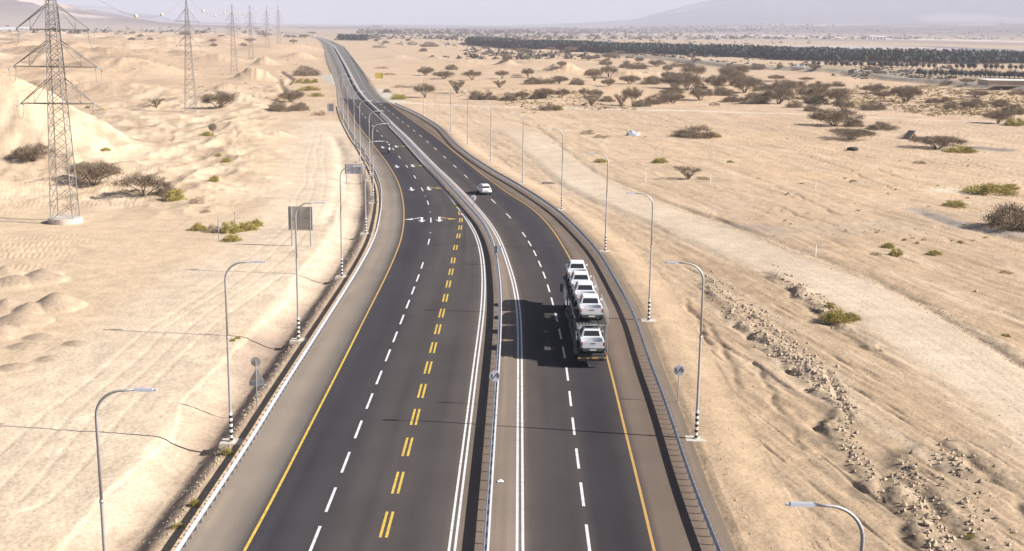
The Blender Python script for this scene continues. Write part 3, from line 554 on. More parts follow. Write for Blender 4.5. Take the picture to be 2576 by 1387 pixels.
rail('galvanised steel guardrail between the truck carriageway shoulder and the graded verge', LJ, 0, 24, G(998.7, 264)[1], 1.07, [(-.11, -1)], bm_='galvshade')
rail('double sided steel guardrail down the middle between the two carriageways', LM, 0, 24, G(955, 287)[1], 1.55, [(-.11, -1), (.11, 1)])
rail('short weathered guardrail beside the old pavement, nearer the roadcut', LA, .2, G(837, 184)[1], G(813, 118)[1], 4, [(.11, 1)])
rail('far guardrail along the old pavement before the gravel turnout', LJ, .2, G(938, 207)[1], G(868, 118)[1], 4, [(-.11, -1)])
def barrier():
    y0, y1 = G(956, 287)[1], G(842, 118.7)[1]; pts = [p for p in path_pts(LG, 0, y0, y1, 5)]
    pr = [(-.32, 0), (-.32, .12), (-.14, .32), (-.09, .85), (.09, .85), (.14, .32), (.32, .12), (.32, 0)]; V = []; Fq = []
    for x, y, tx, ty in pts:
        c = min(-.85, (float(X(LE, y)) - x) * .45)
        for a, z in pr: V.append((x + ty * (c + a), y - tx * (c + a), z))
    k = len(pr)
    for i in range(len(pts) - 1):
        for j in range(k - 1): Fq.append((i * k + j, i * k + j + 1, (i + 1) * k + j + 1, (i + 1) * k + j))
    tag(npmesh('concrete_barrier', V, Fq, M['concrete']), 'pale concrete median barrier running up the old grey pavement', 'barrier')
barrier()

# ------------------------------------------------------------------ light poles
def arc_pole(sign, label, px, py):
    g = T(px, py); tx, ty = tang(LA if sign > 0 else LJ, g[1])
    return g, math.atan2(ty, tx) - math.pi / 2
def make_pole():
    r = empty('street_lamp', (0, 0, 0))
    b = MB(); H = 12.5
    b.tube([(0, 0, .1), (0, 0, 1.95)], [.105, .10], 12, 0, False); b.tube([(0, 0, 1.95), (0, 0, 7.3)], [.10, .078], 12, 0, False); b.tube([(0, 0, 7.28), (0, 0, 7.42)], .10, 12, 0)
    n = 10; pts = [(0, 0, 7.3), (0, 0, H - 1.25)] + [(1.25 - 1.25 * math.cos(a), 0, H - 1.25 + 1.2 * math.sin(a)) for a in [math.pi / 2 * k / n for k in range(1, n + 1)]]
    b.build('pole', M['pole'], r, True)
    a = MB(); a.tube(pts + [(1.75, 0, H + .0)], [.072] * 2 + [.072 - .002 * k for k in range(n)] + [.05], 10); a.build('arm', M['pole'], r, True)
    l = MB(); l.loft([(-.16, [(0, 0), (.02, 0), (.02, .02), (0, .02)]), (-.13, [(0, -.02), (.30, -.02), (.30, .06), (0, .1)]), (.13, [(0, -.02), (.30, -.02), (.30, .06), (0, .1)]), (.16, [(0, 0), (.02, 0), (.02, .02), (0, .02)])])
    v = MB(); v.box((1.70, -.13, H - .04), (2.55, .13, H + .06), 0, (.04, .05)); v.box((2.55, -.09, H - .03), (2.68, .09, H + .03)); h = v.build('lamp_head', M['lamp'], r)
    q = MB(); q.box((1.95, -.10, H - .055), (2.5, .10, H - .043)); q.build('lens', M['lens'], h)
    s = MB(); z = .12; k = 0
    while z < 1.92: s.tube([(0, 0, z), (0, 0, z + .2)], .118, 12, k % 2); z += .2; k += 1
    s.build('striped_sleeve', [M['black'], M['white']], r)
    c = MB(); c.box((-.75, -.6, -.25), (.75, .6, .06), 0, (.04, .04)); c.tube([(0, 0, .06), (0, 0, .13)], .2, 12); c.build('concrete_base', M['concrete'], r)
    return r
LAMPS = [(-1, 2112, 2090, 'nearest lamp post beyond the right rail, only its bent arm and upper pole in view'), (-1, 1750, 1106, 'lamp post next to the round crossed-out sign on the sandy verge'), (-1, 1631, 808, 'lamp post on the verge one behind the crossed-out sign'), (-1, 1522, 633, 'lamp post on the verge level with the gantry-free bend, two behind the crossed-out sign'),
    (-1, 1412, 528, 'lamp post on the verge outside the bend, three behind the crossed-out sign'), (-1, 1313.7, 462, 'lamp post on the verge abreast of the white hatchback'), (-1, 1233.7, 405.5, 'lamp post on the verge just past the white hatchback'), (-1, 1175.7, 364, 'verge lamp post level with the motorcyclist'), (-1, 1133, 333.7, 'third verge lamp post from the gravel turnout'), (-1, 1094.5, 311, 'second verge lamp post from the gravel turnout'), (-1, 1065.7, 292, 'verge lamp post closest to the gravel turnout'),
    (1, 279, 1640, 'nearest lamp post on the ditch side, its foot out of view'), (1, 582, 1113, 'ditch-side lamp post beside the grey triangle and disc sign'), (1, 751, 857, 'ditch-side lamp post in front of the large grey sign back'), (1, 860, 697, 'ditch-side lamp post just behind the large grey sign back'), (1, 920, 588, 'ditch-side lamp post where the shoulder bulges widest'), (1, 938.7, 510.5, 'ditch-side lamp post with a small round sign at its foot'), (1, 930, 454, 'ditch-side lamp post beside the pale wide sign back'), (1, 906, 408, 'ditch-side lamp post just past the pale wide sign back'),
    (1, 891.7, 366.7, 'ditch-side lamp post level with the motorcyclist'), (1, 875.7, 335, 'third ditch-side lamp post from the start of the rail'), (1, 863, 311, 'second ditch-side lamp post from the start of the rail'), (1, 852.5, 291, 'ditch-side lamp post at the very start of the rail')]
_lp = make_pole()
for i, (sg, px, py, lab) in enumerate(LAMPS):
    o = _lp if i == 0 else copy_tree(_lp)
    g = T(px, py) if py < 1500 else G(px, py); L = LA if sg > 0 else LJ; tx, ty = tang(L, g[1])
    o.location = (g[0], g[1], max(hz(g[0], g[1]), -.3) + .02); o.rotation_euler = (0, 0, math.atan2(ty, tx) - math.pi / 2 + (0 if sg > 0 else math.pi))
    tag(o, lab.replace('gantry-free ', ''), 'lamp post', 'lamp posts along the highway')

# ------------------------------------------------------------------ lattice pylons, earth wires, marker balls
def make_pylon(H, arms, wb, wt, near):
    r = empty('electricity_pylon', (0, 0, 0)); b = MB(); th = .085 if near else .075
    def wd(z): return (wb + (wt - wb) * min(z / (H * .80), 1)) / 2 if z < H * .80 else wt / 2 * max(.12, 1 - (z - H * .80) / (H * .20) * .85)
    zs = [0.5]; k = 0
    while zs[-1] < H - .6: zs.append(min(zs[-1] + max(wd(zs[-1]) * 2 * .78, .75), H))
    for sx in (-1, 1):
        for sy in (-1, 1):
            for z0, z1 in zip(zs, zs[1:]): b.bar((sx * wd(z0), sy * wd(z0), z0), (sx * wd(z1), sy * wd(z1), z1), th * 1.25)
    for z0, z1 in zip(zs, zs[1:]):
        a, c = wd(z0), wd(z1)
        for s in (-1, 1):
            b.bar((-a, s * a, z0), (c, s * c, z1), th * .6); b.bar((a, s * a, z0), (-c, s * c, z1), th * .6)
            b.bar((s * a, -a, z0), (s * c, c, z1), th * .6); b.bar((s * a, a, z0), (s * c, -c, z1), th * .6)
    for z in zs[::4]:
        a = wd(z)
        for p, q in (((-a, -a), (a, -a)), ((a, -a), (a, a)), ((a, a), (-a, a)), ((-a, a), (-a, -a))): b.bar((*p, z), (*q, z), th * .7)
    b.build('lattice_tower', M['lattice'], r)
    for z, hw, up in arms:
        c = MB()
        for s in (-1, 1):
            w0, w1 = wd(z), wd(z + up); tip = (s * hw, 0, z)
            for sy in (-1, 1):
                c.bar((s * w0, sy * w0, z), tip, th * 1.1); c.bar((s * w1, sy * w1, z + up), tip, th * .9)
            m = .55; c.bar((s * (w0 + (hw - w0) * m), 0, z), (s * (w1 + (hw - w1) * m), 0, z + up * (1 - m)), th * .6); c.bar((s * (w0 + (hw - w0) * m), 0, z), (s * w1, 0, z + up), th * .6)
            c.bar((s * w0, -w0, z), (-s * w0, -w0, z), th); c.bar((s * w0, w0, z), (-s * w0, w0, z), th)
        ca = c.build('crossarm', M['lattice'], r)
        for s in (-1, 1):
            ins = MB()
            for sy in (-1, 1):
                ins.tube([(s * hw, 0, z - .05), (s * (hw + .15), sy * 1.3, z - .35)], .09, 6)
            ins.tube([(s * (hw + .15), 1.3 * math.sin(a), z - .35 - 1.9 * math.cos(a)) for a in np.linspace(-math.pi / 2, math.pi / 2, 9)], .03 if near else .015, 5)
            ins.build('insulator', M['insul'], ca)
    f = MB()
    if near: f.tube([(0, 0, -.4), (0, 0, .75)], wb * .74, 32)
    else:
        for sx in (-1, 1):
            for sy in (-1, 1): f.box((sx * wb / 2 - .45, sy * wb / 2 - .45, -.6), (sx * wb / 2 + .45, sy * wb / 2 + .45, .55))
    f.build('concrete_base', M['concrete'], r); return r
pyl_lab = ['nearest lattice pylon on a round concrete base beside the thorn trees', 'second lattice pylon standing alone on the flat before the eroded hills', 'third lattice pylon, on the pale eroded slope', 'fourth lattice pylon along the line, thin against the plain', 'fifth lattice pylon, hazy, beside the distant last one', 'most distant lattice pylon, closest to the road']
PT = []
a_near = [(16.6, 5.0, 3.4), (21.6, 5.7, 3.5), (26.6, 5.0, 3.4)]; a_far = [(20.3, 3.6, 3.0), (24.0, 4.0, 2.6), (27.8, 3.4, 3.8)]
_pn = make_pylon(36, a_near, 3.1, 1.25, True); _pf = make_pylon(36, a_far, 3.4, 1.0, False)
for i, (x, y, z, hh) in enumerate(PYLW):
    o = _pn if i == 0 else (_pf if i == 1 else copy_tree(_pf))
    o.location = (x, y, z); o.scale = (1, 1, hh / 36); nx = PYLW[min(i + 1, 5)]; pv = PYLW[max(i - 1, 0)]
    o.rotation_euler = (0, 0, (math.atan2(nx[1] - pv[1], nx[0] - pv[0]) - math.pi / 2) * (.6 if i else .15)); tag(o, pyl_lab[i], 'pylon', 'power line pylons'); PT.append((x, y, z + hh))
def wire(label, a, b, sag, rad, n=24):
    m = MB(); m.tube([(a[0] + (b[0] - a[0]) * t, a[1] + (b[1] - a[1]) * t, a[2] + (b[2] - a[2]) * t - sag * 4 * t * (1 - t)) for t in np.linspace(0, 1, n)], rad, 4, 0, False)
    tag(m.build('overhead_wire', M['wire']), label, 'wire')
lab_w = ['thin earth wire sagging between the first and second pylons', 'thin earth wire between the second and third pylons', 'thin earth wire between the third and fourth pylons', 'thin earth wire between the fourth and fifth pylons', 'thin earth wire between the two farthest pylons']
bm_ = None
def ball(p, d, lab):
    m = MB(); n, k = 12, 8
    v = [(0, 0, -d / 2)] + [(d / 2 * math.cos(2 * math.pi * i / n) * math.sin(math.pi * j / k), d / 2 * math.sin(2 * math.pi * i / n) * math.sin(math.pi * j / k), -d / 2 * math.cos(math.pi * j / k)) for j in range(1, k) for i in range(n)] + [(0, 0, d / 2)]
    f = [(0, 1 + (i + 1) % n, 1 + i) for i in range(n)] + [(1 + j * n + i, 1 + j * n + (i + 1) % n, 1 + (j + 1) * n + (i + 1) % n, 1 + (j + 1) * n + i) for j in range(k - 2) for i in range(n)] + [(len(v) - 1, 1 + (k - 2) * n + i, 1 + (k - 2) * n + (i + 1) % n) for i in range(n)]
    m.add(v, f); o = m.build('marker_ball', M['ball'], None, True); o.location = p; tag(o, lab, 'marker ball', 'marker balls on the power line')
for i in range(5):
    a, b = PT[i], PT[i + 1]; sg = [7.5, 6.5, 6, 6, 3][i]
    wire(lab_w[i], a, b, sg, .03 + .012 * i)
    f_ = [[.42, .66, .97], [.25, .5, .75], [.3, .6], [.35, .7], []][i]
    nm = [['ball on the first span, closer to the near pylon', 'ball on the first span, halfway to the second pylon', 'ball right at the top of the second pylon'], ['ball on the second span just past the second pylon', 'ball at the sag of the second span', 'ball on the second span near the third pylon'], ['ball past the third pylon', 'ball short of the fourth pylon'], ['ball past the fourth pylon', 'ball short of the fifth pylon'], []][i]
    for t, l in zip(f_, nm): ball((a[0] + (b[0] - a[0]) * t, a[1] + (b[1] - a[1]) * t, a[2] + (b[2] - a[2]) * t - sg * 4 * t * (1 - t) + .1), .85 if i < 1 else 1.0, 'pale marker ' + l)

# ------------------------------------------------------------------ road signs
def face_dir(g): return math.atan2(-g[0], g[1]) * 1.0     # rotation that turns local -Y to the viewer's side of the road
def sign_posts(root, xs, h, w=.05):
    for x in xs:
        b = MB(); b.tube([(x, 0, -.3), (x, 0, h)], w, 8); b.build('post', M['galvdull'], root)
def big_sign(label, px, py, w, h, z0, mt, rz=0, xs=None, ribs=True, edge=True, zb=None):
    g = T(px, py); r = empty('road_sign', (g[0], g[1], hz(g[0], g[1])), rz, label, 'road sign'); xs = xs or (-w * .42, w * .42)
    sign_posts(r, xs, z0 + h, .08)
    b = MB(); b.box((-w / 2, .06, z0), (w / 2, .10, z0 + h)); p = b.build('panel', mt, r)
    if ribs:
        c = MB(); c.box((-w / 2 + .02, .0, z0 + h / 2 - .05), (w / 2 - .02, .057, z0 + h / 2 + .05)); c.box((-.05, -.004, z0 + .02), (.05, .054, z0 + h / 2 - .052)); c.box((-.05, -.004, z0 + h / 2 + .052), (.05, .054, z0 + h - .02))
        for s in (-1, 1): c.box((s * w / 2 - .04, -.02, z0), (s * w / 2 + .04, .055, z0 + h))
        c.build('stiffener', M['galvdull'], p)
    return r
big_sign('large square grey sign seen from behind on two posts over a small sand mound', 757, 620, 3.0, 3.0, 2.1, M['signback'], -.05, (-1.15, 1.25))
big_sign('wide pale blue-grey sign seen from behind beside the ditch-side lamps', 890, 464, 3.1, 1.75, 1.9, M['signblue'], -.02)
big_sign('upright pale sign back at the start of the ditch-side rail', 832, 289, 1.9, 2.4, 1.0, M['signblue'], .0)
big_sign('small blue-grey sign back among the far ditch-side lamps', 897, 372, .5, 1.1, .6, M['signblue'], 0, (0,), False)
big_sign('yellow rectangular sign on two thin posts in the sand past the turnout', 954, 205, 3.8, 2.7, 1.4, M['signyellow'], 0, None, False)
def text_mesh(name, s, size, m, parent, loc, rot):
    cu = bpy.data.curves.new(name, 'FONT'); cu.body = s; cu.size = size; cu.align_x = 'CENTER'; cu.align_y = 'CENTER'; cu.extrude = .003; cu.offset = .008
    to = bpy.data.objects.new(name, cu); COL.objects.link(to); dg = bpy.context.evaluated_depsgraph_get(); me = bpy.data.meshes.new_from_object(to.evaluated_get(dg))
    bpy.data.objects.remove(to); me.materials.clear(); me.materials.append(m); o = link(name, me, parent); o.location = loc; o.rotation_euler = rot; return o
def derestriction(label, px, py, hh, rz, topx=None):
    g = G(px, py); z = max(hz(g[0], g[1]), -.02) if topx is None else 0
    r = empty('road_sign', (g[0], g[1], z), rz, label, 'road sign', None); sign_posts(r, (0,), hh + .2, .035)
    b = MB(); b.disc((0, -.055, hh), .41, (0, 1, 0), .03, 36); p = b.build('disc', M['signwhite'], r)
    for x, ch in ((-.24, '3'), (.24, '0')): text_mesh('numeral', ch, .40, M['black'], p, (x, -.076, hh), (math.pi / 2, 0, 0))
    s = MB(); s.add([(-.27, -.082, hh - .31), (-.225, -.082, hh - .34), (.27, -.082, hh + .29), (.225, -.082, hh + .325)], [(0, 1, 2, 3)]); s.build('diagonal_bar', M['black'], p)
derestriction('round white sign with crossed-out 3 and 0 in the median rail', 1243.5, 1020, 2.3, .02, 1)
derestriction('round white sign with crossed-out 3 and 0 on a post in the verge sand', 1704, 1012, 2.55, -.08)
def back_stack():
    g = T(647, 1030); r = empty('road_sign', (g[0], g[1], hz(g[0], g[1])), .0, 'grey disc, triangle and plate seen from behind on one post beside the ditch', 'road sign'); sign_posts(r, (0,), 3.75, .04)
    b = MB(); b.disc((-.01, .06, 3.62), .37, (0, 1, 0), .02, 30); b.build('disc', M['signback'], r)
    t = MB(); v = [(-.54, .05, 2.18), (.58, .05, 2.18), (.04, .05, 3.18)]; v += [(x, .07, z) for x, y, z in v]; t.add(v, [(0, 1, 2), (5, 4, 3), (0, 3, 4, 1), (1, 4, 5, 2), (2, 5, 3, 0)]); t.build('triangle', M['signback'], r)
    q = MB(); q.box((-.54, .05, 1.78), (.58, .07, 2.15)); q.build('plate', M['signblue'], r)
back_stack()
def small_disc(label, px, py, hh, rad, m, rz=0, front=1):
    g = G(px, py); r = empty('road_sign', (g[0], g[1], 0), rz, label, 'road sign'); sign_posts(r, (0,), hh + rad * .6, .035)
    b = MB(); b.disc((0, .05 * front, hh), rad, (0, 1, 0), .02, 28); b.build('disc', m, r)
small_disc('white disc seen from behind on a pole at the median rail beside the white hatchback', 1191, 538, 2.4, .42, M['white'])
small_disc('small grey disc seen from behind on a thin pole beyond the bulging shoulder rail', 934.5, 541, 2.5, .36, M['signback'])
g = G(1250, 668); r = empty('road_sign', (g[0], g[1], 0), .1, 'pair of square grey plates on one post in the median rail', 'road sign'); sign_posts(r, (0,), 2.6, .045)
b = MB(); b.box((-.48, .05, 1.45), (.02, .07, 2.35)); b.build('plate', M['signback'], r); b = MB(); b.box((.04, .03, 1.45), (.46, .05, 2.35)); b.build('plate', M['signblue'], r)

# ------------------------------------------------------------------ vehicles
def wheel(parent, x, y, z, rad, w):
    b = MB(); b.disc((0, 0, 0), rad, (1, 0, 0), w, 18); o = b.build('tyre', M['tyre'], parent); o.location = (x, y, z)
    c = MB(); s = 1 if x > 0 else -1; c.disc((s * w * .5, 0, 0), rad * .6, (1, 0, 0), .03, 12); c.build('rim', M['trim'], o)
def quad(name, pts, m, parent, flip=False):
    b = MB(); b.add(pts, [(0, 1, 2, 3)]); return b.build(name, m, parent)
def make_pickup():
    """double-cab pickup, nose +Y, wheels on z=0"""
    r = empty('pickup_truck', (0, 0, 0)); w = .90
    b = MB(); pr = lambda zb, zt, wb, wt: [(0, zb), (wb * .9, zb), (wb, zb + .08), (wb, zt - .16), (wt, zt - .03), (wt * .8, zt), (0, zt)]
    b.loft([(-.85, pr(.48, 1.10, w, w - .03)), (.9, pr(.46, 1.10, w, w - .03)), (1.2, pr(.46, 1.14, w, w - .10)), (2.1, pr(.46, 1.06, w, w - .12)), (2.45, pr(.46, .96, w - .05, w - .2)), (2.58, pr(.48, .80, w - .18, w - .3))])
    for s in (-1, 1):
        b.box((s * w - (.0 if s < 0 else .10), -2.52, .58), (s * w + (.10 if s < 0 else .0), -.852, 1.12)); 
    b.box((-w + .102, -2.5, .60), (w - .102, -.853, .66)); b.build('body', M['carwhite'], r, False)
    c = MB(); cp = lambda zb, zt, wb, wt: [(0, zb), (wb, zb), (wt, zt - .05), (wt - .07, zt), (0, zt)]
    c.loft([(-.98, cp(1.08, 1.12, .80, .78)), (-.70, cp(1.08, 1.72, .82, .64)), (-.2, cp(1.08, 1.78, .83, .66)), (.45, cp(1.08, 1.76, .83, .65)), (1.15, cp(1.08, 1.14, .82, .78))]); c.build('cabin', M['carwhite'], r, False)
    quad('rear_window', [(-.66, -.95, 1.20), (.66, -.95, 1.20), (.56, -.765, 1.60), (-.56, -.765, 1.60)], M['carglass'], r)
    quad('windshield', [(.70, 1.10, 1.21), (-.70, 1.10, 1.21), (-.58, .55, 1.70), (.58, .55, 1.70)], M['carglass'], r)
    for s in (-1, 1):
        quad('side_window', [(s * .826, -.55, 1.16), (s * .826, .85, 1.16), (s * .685, .40, 1.68), (s * .685, -.45, 1.68)], M['carglass'], r)
        q = MB(); q.box((s * (w - .04) - .055, -2.56, .80), (s * (w - .04) + .055, -2.46, 1.08)); q.build('tail_light', M['tail'], r)
        q = MB(); q.box((s * 1.0 - .09, .62, 1.12), (s * 1.0 + .09, .74, 1.30)); q.build('mirror', M['carwhite'], r)
    t = MB(); t.box((-w + .12, -2.55, .60), (w - .12, -2.49, 1.11)); tg = t.build('tailgate', M['carwhite'], r); q = MB(); q.box((-.19, -2.566, .95), (.19, -2.552, 1.01)); q.build('handle', M['bumper'], tg)
    q = MB(); q.box((-w + .11, -2.48, .662), (w - .11, -.86, .70)); q.build('load_bed', M['bed'], r)
    q = MB(); q.box((-.82, -2.74, .42), (.82, -2.57, .58), 0, (.05, .03)); q.box((-.5, -2.60, .30), (.5, -2.4, .42)); bp = q.build('rear_bumper', M['bumper'], r); q = MB(); q.box((-.26, -2.752, .45), (.26, -2.742, .55)); q.build('number_plate', M['white'], bp)
    for x in (-.80, .80):
        for y in (-1.65, 1.55): wheel(r, x, y, .37, .37, .24)
    return r
def make_suv():
    r = empty('hatchback_car', (0, 0, 0)); w = .94; b = MB(); pr = lambda zb, zt, wb, wt: [(0, zb), (wb * .85, zb), (wb, zb + .12), (wb, zt - .25), (wt, zt - .03), (wt * .8, zt), (0, zt)]
    b.loft([(-2.25, pr(.42, .80, .70, .62)), (-2.18, pr(.36, .98, .86, .76)), (-1.9, pr(.30, 1.10, w, .82)), (0, pr(.28, 1.06, w, .86)), (1.0, pr(.28, 1.06, w, .84)), (1.7, pr(.30, .98, w, .76)), (2.1, pr(.34, .84, .88, .62)), (2.25, pr(.42, .66, .66, .45))]); b.build('body', M['carwhite'], r, True)
    c = MB(); cp = lambda zb, zt, wb, wt: [(0, zb), (wb, zb), (wt, zt - .06), (wt - .12, zt), (0, zt)]
    c.loft([(-2.05, cp(1.0, 1.06, .78, .72)), (-1.72, cp(1.02, 1.52, .80, .60)), (-1.2, cp(1.02, 1.64, .82, .64)), (-.2, cp(1.02, 1.67, .83, .66)), (.45, cp(1.02, 1.60, .82, .62)), (1.25, cp(1.0, 1.08, .80, .74))]); c.build('cabin', M['carwhite'], r, True)
    quad('rear_window', [(-.66, -2.0, 1.16), (.66, -2.0, 1.16), (.52, -1.765, 1.47), (-.52, -1.765, 1.47)], M['carglass'], r); quad('windshield', [(.66, 1.18, 1.14), (-.66, 1.18, 1.14), (-.54, .55, 1.56), (.54, .55, 1.56)], M['carglass'], r)
    for s in (-1, 1):
        quad('side_window', [(s * .835, -1.55, 1.12), (s * .835, .95, 1.12), (s * .68, .35, 1.56), (s * .68, -1.3, 1.54)], M['carglass'], r)
        q = MB(); q.box((s * .74 - .15, -2.24, .90), (s * .74 + .15, -2.12, 1.0)); q.build('tail_light', M['tail'], r); q = MB(); q.box((s * 1.03 - .1, .7, 1.06), (s * 1.03 + .1, .84, 1.2)); q.build('mirror', M['carwhite'], r)
    q = MB(); q.box((-.80, -2.29, .34), (.80, -2.20, .50)); q.build('rear_bumper', M['bumper'], r); q = MB(); q.box((-.27, -2.275, .70), (.27, -2.25, .82)); q.build('number_plate', M['plate'], r)
    for x in (-.84, .84):
        for y in (-1.35, 1.38): wheel(r, x, y, .35, .35, .22)
    return r
def on_lane(px, py, L):
    g = G(px, py); tx, ty = tang(L, g[1]); return g, math.atan2(ty, tx) - math.pi / 2
g, rz = on_lane(1216, 491, LI); sv = make_suv(); sv.location = (g[0], g[1] + 2.0, 0); sv.rotation_euler = (0, 0, rz); tag(sv, 'white hatchback driving away past the round median sign', 'car')
for px, py, lab in [(791, 96, 'tiny white van far up the road at the crest')]:
    v = copy_tree(sv); g = G(px, py); v.location = (g[0], g[1], .0); v.rotation_euler = (0, 0, .3); v.scale = (1.5, 1.3, 1.9); v.name = 'van'; tag(v, lab, 'van')
for px, py, lab, sc in [(1777, 142, 'white car parked at the edge of the palm grove, with a second beside it', 1.0), (1787, 142.5, 'second white car parked at the palm grove edge', 1.0), (1999, 172.5, 'pale car parked beside the embankment near the orchard', 1.0), (2013, 173, 'parked car next to the pale one beside the embankment', 1.0)]:
    v = copy_tree(sv); g = T(px, py); v.location = (g[0], g[1], hz(g[0], g[1])); v.rotation_euler = (0, 0, 1.4); v.scale = (1.2, 1.3, 1.2); v.name = 'parked_car'; tag(v, lab, 'car', None)

def carrier():
    g, rz = on_lane(1489, 928, LI); rz = math.atan2(float(X(LI, g[1] + 20) - X(LI, g[1])) , 20) * -1.0
    r = empty('car_carrier_truck', (g[0], g[1], 0), rz, 'long steel car carrier truck loaded with white pickups, seen from behind', 'truck')
    b = MB(); b.box((-1.2, .31, .95), (1.2, 16.8, 1.12)); b.box((-.45, .6, .62), (.45, 15, .94)); b.build('lower_deck', M['deck'], r)
    u = MB()
    for y0, z0, y1, z1 in ((2.2, 3.28, 9.5, 3.20), (9.51, 3.20, 15, 2.92), (15.01, 2.92, 23.2, 2.95)):
        for x0, x1 in ((-1.2, 1.2),): u.add([(x0, y0, z0), (x1, y0, z0), (x1, y1, z1), (x0, y1, z1), (x0, y0, z0 + .1), (x1, y0, z0 + .1), (x1, y1, z1 + .1), (x0, y1, z1 + .1)], [(0, 3, 2, 1), (4, 5, 6, 7), (0, 1, 5, 4), (1, 2, 6, 5), (2, 3, 7, 6), (3, 0, 4, 7)])
    u.build('upper_deck', M['deck'], r)
    for s in (-1, 1):
        f = MB(); x = s * 1.29
        for y, t in ((2.6, .9), (5.2, -.7), (8.2, .8), (11.5, -.8), (14.3, .5)): f.bar((x, y, 1.1), (x, y + t, 3.2), .10)
        f.bar((x, .4, 1.15), (x, 14.4, 1.15), .09); f.bar((x, 2.2, 3.33), (x, 9.5, 3.25), .08); f.bar((x, 9.5, 3.25), (x, 15, 2.97), .08); f.bar((x, 15, 2.97), (x, 23.2, 3.0), .08); f.bar((x, 2.6, 3.2), (x, .6, 1.15), .07)
        f.build('side_frame', M['truck'], r)
    for y0, y1, z in ((2.2, 8.9, 3.35), (12.6, 18.5, 3.05)):
        h = MB(); x = 1.42; n = int((y1 - y0) / .85)
        for k in range(n + 1): y = y0 + (y1 - y0) * k / n; h.bar((x, y, z), (x, y, z + 1.05), .035)
        for zz in (.55, 1.05): h.bar((x, y0, z + zz), (x, y1, z + zz), .035)
        h.bar((-x, y0, z + .5), (-x, y1, z + .5), .035); h.build('handrail', M['grey'], r)
    w = MB()
    for k in range(9): w.box((-1.25 + k * .278, 1.99, 3.2), (-1.25 + k * .278 + .12, 2.18, 3.34))
    for k in range(13): w.bar((1.25, 1.9 - 0, 3.3), (1.42, 2.2, 3.3), .03)
    w.box((-1.25, 1.95, 3.18), (1.35, 2.0, 3.24)); w.build('ramp_grille', M['grey'], r)
    q = MB()
    for k in range(10): q.box((-1.22 + k * .244, .0, .86), (-1.22 + k * .244 + .244, .1, .94), (0, 1, 1, 0, 1, 0, 0, 1, 1, 0)[k])
    q.box((-1.22, .105, .62), (1.22, .3, .97), 2); q.bar((1.3, .1, .8), (1.55, .1, .8), .04, 2); q.build('rear_bumper', [M['orange'], M['truck'], M['truck']], r)
    for x in (-1.05, 1.05):
        for y in (3.2, 4.5, 16.4, 17.7, 21.6): wheel(r, x, y, .5, .5, .4)
    c = MB(); c.box((-1.23, 19.2, .9), (1.23, 21.9, 2.85), 0, (.06, .08)); c.box((-1.2, 21.9, .5), (1.2, 22.6, 1.9), 0, (.05, .1)); cb = c.build('tractor_cab', M['carwhite'], r)
    for s in (-1, 1): m = MB(); m.box((s * 1.5 - .12, 21.6, 1.7), (s * 1.5 + .12, 21.75, 2.5)); m.bar((s * 1.2, 21.68, 2.4), (s * 1.5, 21.68, 2.4), .04); m.build('mirror', M['bumper'], cb)
    ch = MB(); ch.box((-.5, 14.0, .6), (.5, 22, .9)); ch.build('chassis', M['truck'], r)
    fn = MB()
    for x in (-1.15, 1.15): fn.box((x - .2, 2.4, 1.0 - .06), (x + .2, 5.3, 1.0 - .055))
    fn.build('mudguard', M['bumper'], r)
    return r, g, rz
CT, cg, crz = carrier(); pk = make_pickup(); pk.scale = (1.06, 1.0, 1.04); first = True
def along(s, x=0): return (cg[0] - math.sin(crz) * s + math.cos(crz) * x, cg[1] + math.cos(crz) * s + math.sin(crz) * x)
for s, z, x, lab, pan in [(2.62, 1.13, .03, 'white pickup with a dark roof reflection painted on, alone at the rear of the lower deck', 1), (5.0, 3.39, .05, 'white pickup at the tail end of the upper deck', 0), (10.7, 3.28, .0, 'white pickup second from the rear on the upper deck', 0), (16.2, 3.07, .0, 'white pickup third from the rear on the upper deck', 0), (21.6, 3.09, -.02, 'foremost white pickup on the upper deck, over the cab', 0), (9.0, 1.13, 0, 'unseen white pickup added mid lower deck to fill the truck shadow', 0), (14.5, 1.13, 0, 'unseen white pickup added at the front of the lower deck to fill the truck shadow', 0)]:  # the unseen inner lower-deck pickups are added to close the truck's shadow
    o = pk if first else copy_tree(pk); first = False; px_, py_ = along(s, x); o.location = (px_, py_, z); o.rotation_euler = (math.radians({5.0: .6, 10.7: 1.2, 16.2: 1.2}.get(s, 0)) * -1, 0, crz); tag(o, lab, 'pickup', 'white pickups on the car carrier')
    if pan:
        pass
q = MB(); q.box((-.46, -.35, 1.772), (.10, .40, 1.786)); sp = q.build('roof_reflection', M['carglass'], None)  # dark sheet on the cabin roof paints in a reflection
_last = [o for o in COL.objects if o.get('label', '').startswith('white pickup with a dark roof')][0]; sp.parent = _last

